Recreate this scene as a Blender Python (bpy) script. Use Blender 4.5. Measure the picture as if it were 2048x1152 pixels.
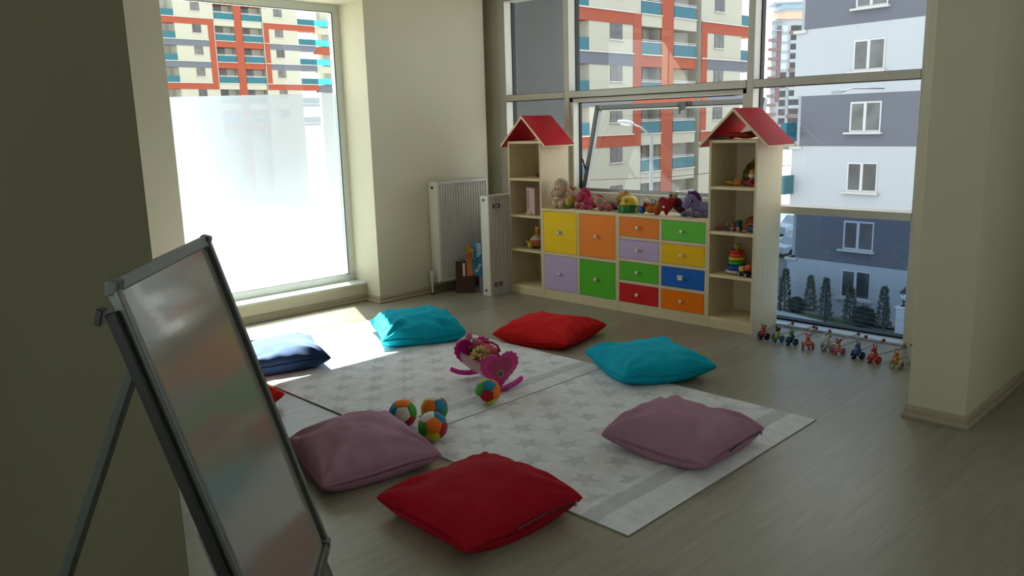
import bpy, bmesh, math, random
from mathutils import Vector, Matrix, Euler, noise
random.seed(7)
PI = math.pi
for o in list(bpy.data.objects): bpy.data.objects.remove(o)
SC = bpy.context.scene
COL = SC.collection
# ------------------------------------------------------------------ camera
def cam_axes(yaw, pitch, roll):
    cy, sy = math.cos(yaw), math.sin(yaw)
    f = Vector((sy*math.cos(pitch), cy*math.cos(pitch), -math.sin(pitch)))
    r = Vector((cy, -sy, 0)); u = r.cross(f)
    return r*math.cos(roll)+u*math.sin(roll), -r*math.sin(roll)+u*math.cos(roll), f
cr, cu, cf = cam_axes(-0.795873207, 0.199247598, -0.0272137644)
cd = bpy.data.cameras.new('camera'); cam = bpy.data.objects.new('camera', cd); COL.objects.link(cam)
cam.matrix_world = Matrix(((cr.x, cu.x, -cf.x, 0), (cr.y, cu.y, -cf.y, 0), (cr.z, cu.z, -cf.z, 1.5), (0, 0, 0, 1)))
cd.sensor_width = 36; cd.sensor_fit = 'HORIZONTAL'; cd.lens = 36*1618.14/2048
cd.clip_start = 0.02; cd.clip_end = 1500
SC.camera = cam
# ------------------------------------------------------------------ light
w = bpy.data.worlds.new('sky'); SC.world = w; w.use_nodes = True
bg = w.node_tree.nodes['Background']
bg.inputs[0].default_value = (0.90, 0.95, 1.0, 1); bg.inputs[1].default_value = 2.9
sl = bpy.data.lights.new('sun', 'SUN'); sun = bpy.data.objects.new('sun', sl); COL.objects.link(sun)
sl.energy = 75; sl.angle = math.radians(0.6); sl.color = (1.0, 0.95, 0.86)
sun.rotation_euler = Vector((1.0, -0.44, -1.34)).to_track_quat('-Z', 'Y').to_euler()
sun.location = (-12, 8, 14)
SC.view_settings.view_transform = 'Standard'; SC.view_settings.look = 'None'
SC.view_settings.gamma = 1; SC.view_settings.use_curve_mapping = False
SC.view_settings.exposure = 0.25
# ------------------------------------------------------------------ materials
MATS = {}
def mat(name, c, rough=0.5, metal=0.0, var=0.0, vscale=6, bump=0.0, bscale=80, sheen=0.0, coat=0.0, spec=0.5, trans=0.0, alpha=None, stretch=None):
    """c: linear rgb"""
    if name in MATS: return MATS[name]
    m = bpy.data.materials.new(name); m.use_nodes = True; MATS[name] = m
    nt = m.node_tree; N = nt.nodes; L = nt.links; p = N['Principled BSDF']
    p.inputs['Base Color'].default_value = (*c, 1); p.inputs['Roughness'].default_value = rough
    p.inputs['Metallic'].default_value = metal; p.inputs['Specular IOR Level'].default_value = spec
    p.inputs['Sheen Weight'].default_value = sheen; p.inputs['Coat Weight'].default_value = coat
    tc = N.new('ShaderNodeTexCoord')
    vec = tc.outputs['Object']
    if stretch:
        mp = N.new('ShaderNodeMapping'); mp.inputs['Scale'].default_value = stretch
        L.new(vec, mp.inputs[0]); vec = mp.outputs[0]
    if var > 0:
        n = N.new('ShaderNodeTexNoise'); n.inputs['Scale'].default_value = vscale; n.inputs['Detail'].default_value = 5
        L.new(vec, n.inputs['Vector'])
        r = N.new('ShaderNodeMapRange'); r.inputs[1].default_value = .3; r.inputs[2].default_value = .7
        r.inputs[3].default_value = 1-var; r.inputs[4].default_value = 1+var
        L.new(n.outputs[0], r.inputs[0])
        mx = N.new('ShaderNodeVectorMath'); mx.operation = 'SCALE'; mx.inputs[0].default_value = c
        L.new(r.outputs[0], mx.inputs['Scale']); L.new(mx.outputs[0], p.inputs['Base Color'])
    if bump > 0:
        n2 = N.new('ShaderNodeTexNoise'); n2.inputs['Scale'].default_value = bscale; n2.inputs['Detail'].default_value = 3
        L.new(vec, n2.inputs['Vector'])
        b = N.new('ShaderNodeBump'); b.inputs['Strength'].default_value = bump; b.inputs['Distance'].default_value = .005
        L.new(n2.outputs[0], b.inputs['Height']); L.new(b.outputs[0], p.inputs['Normal'])
    return m
def S(h):
    v = [int(h[i:i+2], 16)/255 for i in (0, 2, 4)]
    return tuple((x/12.92 if x <= .04045 else ((x+.055)/1.055)**2.4) for x in v)
def plain(h, rough=.45, **k): return mat('c_'+h+str(rough), S(h), rough, **k)
def plush(h): return mat('plush_'+h, S(h), .95, spec=.2, sheen=.08, var=.12, vscale=60, bump=.9, bscale=260)
def fabric(name, c): return mat(name, c, .9, spec=.15, var=.06, vscale=9, bump=.25, bscale=900)
WALL = mat('wall_paint', (0.62, 0.58, 0.43), .75, var=.02, vscale=2, bump=.05, bscale=200)
CEIL = mat('ceiling_paint', (0.72, 0.70, 0.64), .9)
ALU = mat('aluminium', S('cbc8bd'), .45, metal=.15, var=.02)
ALUD = mat('aluminium_side', S('a9aeb4'), .35, metal=.7)
GASK = mat('rubber_gasket', (.01, .01, .011), .6)
PVC = mat('white_profile', S('d9ddd6'), .35)
BIRCH = mat('birch_laminate', S('d9c9a6'), .5, spec=.25, var=.05, vscale=5, stretch=(9, 9, .8))
EDGE = mat('birch_edge', S('e2d0a8'), .5, spec=.25)
ROOF = mat('red_laminate', S('b3121f'), .6, spec=.12)
CHROME = mat('brushed_steel', S('b0b0b0'), .3, metal=1)
WHITE = plain('e6e6e2', .4)
BLACK = plain('0c0c0c', .45)
def glass(name, tint, fac_scale=1.0, ior=1.45):
    m = bpy.data.materials.new(name); m.use_nodes = True; nt = m.node_tree; N = nt.nodes; L = nt.links
    N.remove(N['Principled BSDF']); out = N['Material Output']
    t = N.new('ShaderNodeBsdfTransparent'); t.inputs[0].default_value = (*tint, 1)
    g = N.new('ShaderNodeBsdfGlossy'); g.inputs['Roughness'].default_value = 0.0
    f = N.new('ShaderNodeFresnel'); f.inputs['IOR'].default_value = ior
    mm = N.new('ShaderNodeMath'); mm.operation = 'MULTIPLY'; mm.inputs[1].default_value = fac_scale
    x = N.new('ShaderNodeMixShader'); ge = N.new('ShaderNodeNewGeometry'); inv = N.new('ShaderNodeMath'); inv.operation = 'SUBTRACT'; inv.inputs[0].default_value = 1.0
    L.new(ge.outputs['Backfacing'], inv.inputs[1]); m2 = N.new('ShaderNodeMath'); m2.operation = 'MULTIPLY'
    L.new(f.outputs[0], mm.inputs[0]); L.new(mm.outputs[0], m2.inputs[0]); L.new(inv.outputs[0], m2.inputs[1]); L.new(m2.outputs[0], x.inputs[0])
    L.new(t.outputs[0], x.inputs[1]); L.new(g.outputs[0], x.inputs[2]); L.new(x.outputs[0], out.inputs[0])
    return m
GLASS = glass('window_glass', (.84, .86, .86), 1.5)
GLASSV = glass('vent_glass', (.80, .82, .81), 1.3)
GLASSD = glass('tinted_glass', (.44, .52, .60), 1.3)
GLASSA = glass('clear_glass', (.90, .93, .91), .8)
def film_mat():
    m = bpy.data.materials.new('frosted_film'); m.use_nodes = True; nt = m.node_tree; N = nt.nodes; L = nt.links
    N.remove(N['Principled BSDF']); out = N['Material Output']
    t = N.new('ShaderNodeBsdfTransparent'); t.inputs[0].default_value = (.97, .98, 1, 1)
    tr = N.new('ShaderNodeBsdfTranslucent'); tr.inputs[0].default_value = (.07, .078, .088, 1)
    rf = N.new('ShaderNodeBsdfRefraction'); rf.inputs['Color'].default_value = (.66, .74, .86, 1); rf.inputs['Roughness'].default_value = .72; rf.inputs['IOR'].default_value = 1.15
    x = N.new('ShaderNodeMixShader'); x.inputs[0].default_value = .85
    y = N.new('ShaderNodeMixShader'); y.inputs[0].default_value = .6
    L.new(tr.outputs[0], y.inputs[1]); L.new(rf.outputs[0], y.inputs[2])
    L.new(t.outputs[0], x.inputs[1]); L.new(y.outputs[0], x.inputs[2]); L.new(x.outputs[0], out.inputs[0])
    return m
FILM = film_mat()
def node_math(nt, op, a, b=None, c=None):
    n = nt.nodes.new('ShaderNodeMath'); n.operation = op
    for i, v in enumerate((a, b, c)):
        if v is None: continue
        if isinstance(v, (int, float)): n.inputs[i].default_value = v
        else: nt.links.new(v, n.inputs[i])
    return n.outputs[0]
def floor_mat():
    m = bpy.data.materials.new('laminate_floor'); m.use_nodes = True; nt = m.node_tree; N = nt.nodes; L = nt.links; p = N['Principled BSDF']
    tc = N.new('ShaderNodeTexCoord'); sx = N.new('ShaderNodeSeparateXYZ'); L.new(tc.outputs['Object'], sx.inputs[0])
    cb = N.new('ShaderNodeCombineXYZ'); L.new(sx.outputs[1], cb.inputs[0]); L.new(sx.outputs[0], cb.inputs[1])
    br = N.new('ShaderNodeTexBrick'); L.new(cb.outputs[0], br.inputs[0])
    br.inputs['Scale'].default_value = 1; br.inputs['Brick Width'].default_value = 1.28; br.inputs['Row Height'].default_value = .193
    br.inputs['Mortar Size'].default_value = .0012; br.inputs['Mortar Smooth'].default_value = .3
    br.inputs['Color1'].default_value = (*S('96907f'), 1); br.inputs['Color2'].default_value = (*S('8c8675'), 1)
    br.inputs['Mortar'].default_value = (*S('857d72'), 1); br.offset = .37; br.inputs['Bias'].default_value = 0
    mp = N.new('ShaderNodeMapping'); mp.inputs['Scale'].default_value = (22, 1.6, 1); L.new(tc.outputs['Object'], mp.inputs[0])
    n = N.new('ShaderNodeTexNoise'); n.inputs['Scale'].default_value = 1.7; n.inputs['Detail'].default_value = 6; n.inputs['Distortion'].default_value = .8
    L.new(mp.outputs[0], n.inputs[0])
    r = N.new('ShaderNodeMapRange'); r.inputs[1].default_value = .3; r.inputs[2].default_value = .75; r.inputs[3].default_value = .86; r.inputs[4].default_value = 1.1
    L.new(n.outputs[0], r.inputs[0])
    vm = N.new('ShaderNodeVectorMath'); vm.operation = 'SCALE'; L.new(br.outputs[0], vm.inputs[0]); L.new(r.outputs[0], vm.inputs['Scale'])
    L.new(vm.outputs[0], p.inputs['Base Color'])
    p.inputs['Roughness'].default_value = .36; p.inputs['Specular IOR Level'].default_value = .3
    b = N.new('ShaderNodeBump'); b.inputs['Strength'].default_value = .08; b.inputs['Distance'].default_value = .002
    L.new(n.outputs[0], b.inputs['Height']); L.new(b.outputs[0], p.inputs['Normal'])
    return m
def rug_mat(name, ox, stripe_x, stripe_w, xdir):
    """pale grey pile with staggered five-pointed stars and one darker band"""
    m = bpy.data.materials.new(name); m.use_nodes = True; nt = m.node_tree; N = nt.nodes; L = nt.links; p = N['Principled BSDF']
    tc = N.new('ShaderNodeTexCoord')
    nz = N.new('ShaderNodeTexNoise'); nz.inputs['Scale'].default_value = 55; L.new(tc.outputs['Object'], nz.inputs[0])
    ad = N.new('ShaderNodeVectorMath'); ad.operation = 'MULTIPLY_ADD'; L.new(nz.outputs[1], ad.inputs[0])
    ad.inputs[1].default_value = (.014, .014, 0); L.new(tc.outputs['Object'], ad.inputs[2])
    sx = N.new('ShaderNodeSeparateXYZ'); L.new(ad.outputs[0], sx.inputs[0]); X, Y = sx.outputs[0], sx.outputs[1]
    M = lambda op, a, b=None, c=None: node_math(nt, op, a, b, c)
    px, py = .235, .155
    row = M('FLOOR', M('DIVIDE', X, py))
    sh = M('MULTIPLY', M('MODULO', M('ABSOLUTE', row), 2.0), px/2)
    ux = M('SUBTRACT', M('MULTIPLY', M('FRACT', M('DIVIDE', M('ADD', Y, sh), px)), px), px/2)
    uy = M('SUBTRACT', M('MULTIPLY', M('FRACT', M('DIVIDE', X, py)), py), py/2)
    a = M('ARCTAN2', uy, ux)
    rr = M('SQRT', M('ADD', M('MULTIPLY', ux, ux), M('MULTIPLY', uy, uy)))
    k = M('PINGPONG', a, PI/5)
    R_, r_ = .070, .033
    x2, y2 = r_*math.cos(PI/5), r_*math.sin(PI/5)
    dx, dy = x2-R_, y2
    ln = math.hypot(dx, dy); nx, ny = dy/ln, -dx/ln
    cc = nx*R_
    q = M('SUBTRACT', M('ADD', M('MULTIPLY', M('MULTIPLY', rr, M('COSINE', k)), nx), M('MULTIPLY', M('MULTIPLY', rr, M('SINE', k)), ny)), cc)
    star = N.new('ShaderNodeMapRange'); star.inputs[1].default_value = -.004; star.inputs[2].default_value = .004
    star.inputs[3].default_value = 1; star.inputs[4].default_value = 0; L.new(q, star.inputs[0])
    # stars stop before the band
    past = M('GREATER_THAN', M('MULTIPLY', X, xdir), xdir*(stripe_x-xdir*(stripe_w/2+.03)))
    st = M('MULTIPLY', star.outputs[0], M('SUBTRACT', 1.0, past))
    band = M('LESS_THAN', M('ABSOLUTE', M('SUBTRACT', X, stripe_x)), stripe_w/2)
    t = M('MINIMUM', M('ADD', M('MULTIPLY', st, .58), M('MULTIPLY', band, .7)), 1.0)
    n1 = N.new('ShaderNodeTexNoise'); n1.inputs['Scale'].default_value = 14; n1.inputs['Detail'].default_value = 6; L.new(tc.outputs['Object'], n1.inputs[0])
    mr = N.new('ShaderNodeMapRange'); mr.inputs[1].default_value = .3; mr.inputs[2].default_value = .7; mr.inputs[3].default_value = .88; mr.inputs[4].default_value = 1.08; L.new(n1.outputs[0], mr.inputs[0])
    mx = N.new('ShaderNodeMix'); mx.data_type = 'RGBA'; L.new(t, mx.inputs[0])
    mx.inputs[6].default_value = (.82, .83, .86, 1); mx.inputs[7].default_value = (.51, .52, .55, 1)
    vm = N.new('ShaderNodeVectorMath'); vm.operation = 'SCALE'; L.new(mx.outputs[2], vm.inputs[0]); L.new(mr.outputs[0], vm.inputs['Scale'])
    L.new(vm.outputs[0], p.inputs['Base Color']); p.inputs['Roughness'].default_value = .95; p.inputs['Sheen Weight'].default_value = .3
    n2 = N.new('ShaderNodeTexNoise'); n2.inputs['Scale'].default_value = 420; n2.inputs['Detail'].default_value = 2; L.new(tc.outputs['Object'], n2.inputs[0])
    b = N.new('ShaderNodeBump'); b.inputs['Strength'].default_value = .8; b.inputs['Distance'].default_value = .004
    L.new(n2.outputs[0], b.inputs['Height']); L.new(b.outputs[0], p.inputs['Normal'])
    return m
# ------------------------------------------------------------------ mesh builder
def rotm(rot):
    if rot is None: return Matrix.Identity(3)
    if isinstance(rot, (int, float)): return Matrix.Rotation(rot, 3, 'Z')
    return Euler(rot).to_matrix()
class MB:
    def __init__(s): s.v = []; s.f = []; s.mi = []
    def add(s, vs, fs, m=0):
        b = len(s.v); s.v += [tuple(v) for v in vs]
        for f in fs: s.f.append([i+b for i in f]); s.mi.append(m)
        return s
    def box(s, lo, hi, m=0):
        x0, y0, z0 = lo; x1, y1, z1 = hi
        return s.add([(x0,y0,z0),(x1,y0,z0),(x1,y1,z0),(x0,y1,z0),(x0,y0,z1),(x1,y0,z1),(x1,y1,z1),(x0,y1,z1)],
              [(3,2,1,0),(4,5,6,7),(0,1,5,4),(1,2,6,5),(2,3,7,6),(3,0,4,7)], m)
    def cbox(s, c, d, rot=None, m=0):
        R = rotm(rot); c = Vector(c); vs = []
        for k in range(8):
            i = (k & 1) ^ ((k >> 1) & 1); j = (k >> 1) & 1; l = k >> 2
            vs.append(c+R@Vector(((i-.5)*d[0], (j-.5)*d[1], (l-.5)*d[2])))
        return s.add(vs, [(3,2,1,0),(4,5,6,7),(0,1,5,4),(1,2,6,5),(2,3,7,6),(3,0,4,7)], m)
    def beam(s, a, b, w, h, up=(0,0,1), m=0):
        a, b = Vector(a), Vector(b); d = (b-a).normalized(); sd = d.cross(Vector(up)).normalized(); u = sd.cross(d)
        vs = []
        for p in (a, b):
            for i, j in ((-1,-1),(1,-1),(1,1),(-1,1)): vs.append(p+sd*(i*w/2)+u*(j*h/2))
        return s.add(vs, [(0,1,2,3),(7,6,5,4),(0,4,5,1),(1,5,6,2),(2,6,7,3),(3,7,4,0)], m)
    def tube(s, pts, r, n=12, m=0, closed=False):
        pts = [Vector(p) for p in pts]; rs = r if isinstance(r, (list, tuple)) else [r]*len(pts)
        rings = []; prev = None; K = len(pts)
        for i, p in enumerate(pts):
            if closed: t = (pts[(i+1) % K]-pts[i-1]).normalized()
            else: t = (pts[min(i+1, K-1)]-pts[max(i-1, 0)]).normalized()
            if prev is None:
                a = Vector((0,0,1)) if abs(t.z) < .9 else Vector((1,0,0)); prev = t.cross(a).normalized()
            prev = (prev-t*prev.dot(t)).normalized(); b = t.cross(prev)
            rings.append([p+(prev*math.cos(2*PI*k/n)+b*math.sin(2*PI*k/n))*rs[i] for k in range(n)])
        vs = [v for rg in rings for v in rg]; fs = []
        for i in range(K if closed else K-1):
            j = (i+1) % K
            for k in range(n): fs.append((i*n+k, i*n+(k+1) % n, j*n+(k+1) % n, j*n+k))
        if not closed: fs.append(tuple(reversed(range(n)))); fs.append(tuple((K-1)*n+k for k in range(n)))
        return s.add(vs, fs, m)
    def cyl(s, a, b, r, n=20, m=0): return s.tube([a, b], r, n, m)
    def lathe(s, prof, c=(0,0,0), n=24, rot=None, m=0):
        R = rotm(rot); c = Vector(c); vs = []; fs = []
        for (r, z) in prof:
            for k in range(n): vs.append(c+R@Vector((r*math.cos(2*PI*k/n), r*math.sin(2*PI*k/n), z)))
        for i in range(len(prof)-1):
            for k in range(n): fs.append((i*n+k, i*n+(k+1) % n, (i+1)*n+(k+1) % n, (i+1)*n+k))
        fs.append(tuple(reversed(range(n)))); fs.append(tuple((len(prof)-1)*n+k for k in range(n)))
        return s.add(vs, fs, m)
    def ball(s, c, r, rot=None, n=16, m=0):
        if isinstance(r, (int, float)): r = (r, r, r)
        R = rotm(rot); c = Vector(c); rows = n//2; vs = [c+R@Vector((0,0,r[2]))]; fs = []
        for i in range(1, rows):
            th = PI*i/rows
            for k in range(n):
                a = 2*PI*k/n; vs.append(c+R@Vector((r[0]*math.sin(th)*math.cos(a), r[1]*math.sin(th)*math.sin(a), r[2]*math.cos(th))))
        vs.append(c+R@Vector((0,0,-r[2]))); last = len(vs)-1
        for k in range(n): fs.append((0, 1+k, 1+(k+1) % n))
        for i in range(rows-2):
            for k in range(n): fs.append((1+i*n+k, 1+(i+1)*n+k, 1+(i+1)*n+(k+1) % n, 1+i*n+(k+1) % n))
        for k in range(n): fs.append((last, 1+(rows-2)*n+(k+1) % n, 1+(rows-2)*n+k))
        return s.add(vs, fs, m)
    def prism(s, pts, o, ax, ay, t, m=0):
        """outline pts (2D) in plane o+ax*x+ay*y, extruded by vector t"""
        o, ax, ay, t = Vector(o), Vector(ax), Vector(ay), Vector(t); n = len(pts)
        vs = [o+ax*p[0]+ay*p[1] for p in pts]; vs += [v+t for v in vs]
        fs = [tuple(range(n)), tuple(reversed(range(n, 2*n)))]+[(i, i+n, (i+1) % n+n, (i+1) % n) for i in range(n)]
        return s.add(vs, fs, m)
    def build(s, name, mats, parent=None, smooth=False, bevel=0, sub=0, remesh=0, solid=0, seg=2):
        me = bpy.data.meshes.new(name); me.from_pydata([tuple(v) for v in s.v], [], s.f)
        if not isinstance(mats, (list, tuple)): mats = [mats]
        for mm in mats: me.materials.append(mm)
        for p, i in zip(me.polygons, s.mi): p.material_index = i
        bm = bmesh.new(); bm.from_mesh(me); bmesh.ops.recalc_face_normals(bm, faces=bm.faces); bm.to_mesh(me); bm.free()
        if smooth: 
            for p in me.polygons: p.use_smooth = True
        o = bpy.data.objects.new(name, me); COL.objects.link(o)
        if parent is not None: o.parent = parent
        if smooth == 'auto':
            try: me.set_sharp_from_angle(angle=math.radians(38))
            except Exception: pass
        if remesh:
            r = o.modifiers.new('r', 'REMESH'); r.mode = 'VOXEL'; r.voxel_size = remesh; r.use_smooth_shade = True
            q = o.modifiers.new('q', 'SMOOTH'); q.iterations = 4; q.factor = .5
        if sub:
            q = o.modifiers.new('s', 'SUBSURF'); q.levels = sub; q.render_levels = sub
        if bevel:
            q = o.modifiers.new('b', 'BEVEL'); q.width = bevel; q.segments = seg; q.limit_method = 'ANGLE'; q.angle_limit = math.radians(40)
        return o
def tag(o, label, cat, group=None, kind=None):
    o['label'] = label; o['category'] = cat
    if group: o['group'] = group
    if kind: o['kind'] = kind
    return o
def thing(name, label, cat, loc=(0,0,0), rot=0, group=None, scale=1):
    o = bpy.data.objects.new(name, None); COL.objects.link(o); o.location = loc
    o.rotation_euler = (0, 0, rot) if isinstance(rot, (int, float)) else rot
    o.scale = (scale, scale, scale); o.empty_display_size = .1
    return tag(o, label, cat, group)
def structure(o, label=None):
    o['kind'] = 'structure'
    if label: o['label'] = label
    return o
def root_structure(name, label, loc=(0,0,0)):
    o = bpy.data.objects.new(name, None); COL.objects.link(o); o.location = loc; o['kind'] = 'structure'; o['label'] = label
    return o
def plabel(o, t): o['label'] = t; return o
# ------------------------------------------------------------------ room shell
WA, WB = -5.74, 5.50          # room faces of the left wall and of the curtain wall line
H = 2.95
structure(MB().box((-6.0, -3.6, -.25), (4.3, 5.56, 0)).build('floor', floor_mat()), 'pale grey beige laminate floor')
structure(MB().box((-6.3, -3.9, H), (4.6, 5.9, H+.3)).build('ceiling', CEIL), 'plain ceiling above the room')
b = MB()
b.box((-6.20, -3.9, -.3), (WA, 2.362, H))                 # left of the frosted window
b.box((-6.20, 2.362, 2.525), (WA, 4.01, H))               # above it
b.box((-6.20, 2.362, -.3), (-5.94, 4.01, .152))           # sill wall
b.box((-6.20, 4.01, -.3), (WA, 5.34, H))                  # right of it
b.box((-6.20, 5.34, -.3), (-5.92, 5.64, H))
b.box((-5.92, 5.505, -.3), (-5.70, 5.64, H))
structure(b.build('wall_left', WALL, bevel=.004), 'cream painted wall around the frosted window')
b = MB().box((-1.875, 5.46, -.3), (.6, 5.9, H)).box((4.0, 5.46, -.3), (4.6, 5.9, H)).box((.6, 5.46, -.3), (4.0, 5.9, .4)).box((.6, 5.46, 2.6), (4.0, 5.9, H)).box((-1.385, 4.13, -.3), (-1.118, 5.46, H))
structure(b.build('wall_right', WALL, bevel=.004), 'cream wall return standing right of the tall glazing')
structure(MB().box((4.3, -3.9, -.3), (4.6, 5.46, .4)).box((4.3, -3.9, .4), (4.6, 5.46, H)).build('wall_far_right', mat('bounce_cut_brown', S('5a5348'), .8)), 'unseen end wall, darkened brown to cut bounced light')  # unseen wall given a dark finish to cut bounced light
structure(MB().box((-5.74, -3.9, -.3), (4.3, -3.6, .4)).box((-5.74, -3.9, 2.6), (4.3, -3.6, H)).box((-5.74, -3.9, .4), (-2.35, -3.6, 2.6)).box((1.8, -3.9, .4), (4.3, -3.6, 2.6)).build('wall_back', WALL), 'cream wall behind the viewer with added fill window')
def fill_window(name, lo, hi, axis):  # unseen windows added to fill the room with daylight
    w_ = root_structure(name, 'added white framed window outside the view for fill daylight', lo)
    L_ = (hi[0]-lo[0]) if axis == 0 else (hi[1]-lo[1]); Hh = hi[2]-lo[2]
    def bx(a0, a1, z0, z1, d0, d1):
        m = MB()
        return m.box((a0, d0, z0), (a1, d1, z1)) if axis == 0 else m.box((d0, a0, z0), (d1, a1, z1))
    for (a0, a1, z0, z1) in [(0, L_, 0, .06), (0, L_, Hh-.06, Hh)]+[(k*(L_-.06)/4, k*(L_-.06)/4+.06, .06, Hh-.06) for k in range(5)]:
        bx(a0, a1, z0, z1, .08, .15).build('window_frame', PVC, w_)
    bx(.03, L_-.03, .03, Hh-.03, .11, .118).build('glass_pane', GLASSA, w_)
fill_window('fill_window_back', (-2.35, -3.9, .4), (1.8, -3.9, 2.6), 0)
fill_window('fill_window_right', (.6, 5.60, .4), (4.0, 5.60, 2.6), 0)

structure(MB().box((-3.1, -3.6, 0), (-2.40, .889, H)).build('wall_near_left', mat('shade_darkened_paint', (.21, .195, .115), .8, var=.02, vscale=2), bevel=.006), 'cream pier in the left foreground, shade put into its paint colour')  # olive tone darkens the pier's paint to stand in for shade
def skirting(name, segs, label):
    """each seg: floor line a->b, outward side normal n; moulded section"""
    prof = [(0, 0), (.020, 0), (.022, .012), (.014, .026), (.013, .045), (.006, .060), (0, .064)]
    mb = MB()
    for (a, b_, n, ea, eb) in segs:
        a, b_, n = Vector((*a, 0)), Vector((*b_, 0)), Vector((*n, 0)); d = (b_-a).normalized()
        vs = []
        for (p, sg, e) in ((a, -1, ea), (b_, 1, eb)):
            for (x, z) in prof: vs.append(p+n*x+Vector((0, 0, z))+d*(sg*e*x))
        k = len(prof)
        mb.add(vs, [tuple(range(k)), tuple(reversed(range(k, 2*k)))]+[(i, i+k, (i+1) % k+k, (i+1) % k) for i in range(k)])
    return structure(mb.build(name, mat('skirting', S('a3977d'), .4, var=.1, vscale=4, stretch=(1.5, 1.5, 18))), label)
skirting('baseboard_left', [((-5.94, 2.362), (-5.94, 4.01), (1, 0), 0, -1), ((-5.94, 4.01), (-5.74, 4.01), (0, -1), -1, 1), ((-5.74, 4.01), (-5.74, 5.34), (1, 0), 1, 0),
                            ((-5.74, 0.9), (-5.74, 2.362), (1, 0), 0, 1)], 'beige skirting along the left wall')
skirting('baseboard_right', [((-1.385, 4.13), (-1.118, 4.13), (0, -1), 1, 1), ((-1.118, 4.13), (-1.118, 5.46), (1, 0), 1, -1), ((-1.118, 5.46), (4.3, 5.46), (0, -1), -1, 0)], 'beige skirting round the wall end')
# ------------------------------------------------------------------ window 1 (frosted)
W1 = root_structure('window_1', 'tall window with frosted film over its lower part', (-6.12, 3.2, .15))
def loc(mb, o):
    mb.v = [(v[0]-o[0], v[1]-o[1], v[2]-o[2]) for v in mb.v]; return mb
O1 = (-6.12, 3.2, .15)
f = MB(); x0, x1 = -6.17, -6.10; y0, y1, z0, z1 = 2.30, 4.012, .15, 2.53; t = .068
f.box((x0, y0, z0), (x1, y1, z0+t+.015)).box((x0, y0, z1-t), (x1, y1, z1)).box((x0, y0, z0+t), (x1, y0+t, z1-t)).box((x0, y1-t, z0+t), (x1, y1, z1-t))
loc(f, O1).build('window_frame', PVC, W1, bevel=.005)
loc(MB().box((-6.142, y0+t-.01, z0+t), (-6.134, y1-t+.01, z1-t+.01)), O1).build('glass_pane', GLASSA, W1)
plabel(loc(MB().add([(-6.133, y0+t, z0+t), (-6.133, y1-t-.001, z0+t), (-6.133, y1-t-.001, 1.806), (-6.133, y0+t, 1.762)], [(0, 1, 2, 3)]), O1).build('frosted_film', FILM, W1), 'milky frosted film on the lower glass')
g = MB(); gy, gz0, gz1 = y1-t, z0+t+.015, z1-t
g.box((-6.101, gy-.008, gz0), (-6.097, gy, gz1)).box((-6.101, y0+t, gz0), (-6.097, gy, gz0+.006)).box((-6.101, y0+t, gz1-.006), (-6.097, gy, gz1))
loc(g, O1).build('gasket', mat('grey_gasket', S('4d5a58'), .5), W1)
structure(MB().box((-6.10, 2.362, .152), (-5.925, 4.01, .170)).build('trim_1', PVC, bevel=.003), 'pale window sill ledge under the frosted window')
# ------------------------------------------------------------------ window 2 (curtain wall)
W2 = root_structure('window_2', 'wall of aluminium framed glazing with open tilted vent', (-3.8, 5.5, 0))
O2 = (-3.8, 5.5, 0)
YF, YG = 5.48, 5.60
def w2(mb, name, m, **k): return loc(mb, O2).build(name, m, W2, **k)
mull = [(-5.70, -5.605), (-4.876, -4.818), (-3.102, -3.048), (-1.90, -1.86)]
for (a, b_) in mull:
    yy = YF
    w2(MB().box((a, yy, 0), (b_, YG+.03, H)), 'mullion', ALU, bevel=.003)
    w2(MB().box((b_, YG-.028, 0), (b_+.007, YG+.02, H)).box((a-.007, YG-.028, 0), (a, YG+.02, H)), 'gasket', GASK)
bays = [(-5.605, -4.876), (-4.818, -3.102), (-3.048, -1.90)]
for i, (a, b_) in enumerate(bays):
    w2(MB().box((a+.002, YF-.004, 1.715), (b_-.002, YG+.02, 1.770)), 'transom', ALU, bevel=.003)
    w2(MB().box((a, YF, 2.61), (b_, YG+.02, 2.69)), 'transom', ALU, bevel=.003)
    w2(MB().box((a, YF+.0, 1.709), (b_, YF+.02, 1.715)).box((a, YF+.02, 1.770), (b_, YF+.03, 1.774)), 'gasket', GASK)
a, b_ = bays[2]
w2(MB().box((a, YF-.004, .820), (b_, YG+.02, .872)), 'transom', ALU, bevel=.003)
for (a, b_) in bays[:2]: w2(MB().box((a, YF, .74), (b_, YG+.02, .80)), 'transom', ALU, bevel=.003)
# glass
w2(MB().box((-5.605, YG, 1.77), (-4.876, YG+.01, 2.62)).box((-5.605, YG, .80), (-4.876, YG+.01, 1.715)), 'glass_pane', GLASS)
w2(MB().box((-4.818, YG, 1.77), (-3.102, YG+.01, 2.62)), 'glass_pane', GLASS)
w2(MB().box((-3.048, YG, 1.77), (-1.90, YG+.01, 2.62)), 'glass_pane', GLASS)
w2(MB().box((-3.048, YG, .872), (-1.90, YG+.01, 1.715)), 'glass_pane', GLASS)
plabel(w2(MB().box((-3.048, YG-.02, .03), (-1.90, YG-.01, .82)), 'glass_pane', GLASSD), 'blue-grey tinted lower pane')
w2(MB().box((-5.605, YG, 0), (-3.102, YG+.04, .74)), 'spandrel_panel', plain('55585a', .6))
w2(MB().box((-5.70, 5.46, 2.69), (-1.86, YG+.04, H)), 'spandrel_panel', WALL)
w2(MB().box((-3.048, 5.425, 0.0), (-1.875, 5.545, .016)), 'sill_strip', mat('white_sill', S('c9d2da'), .3), bevel=.003)
w2(MB().box((-3.048, 5.545, 0.0), (-1.90, 5.62, .03)), 'gasket', GASK)
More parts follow.
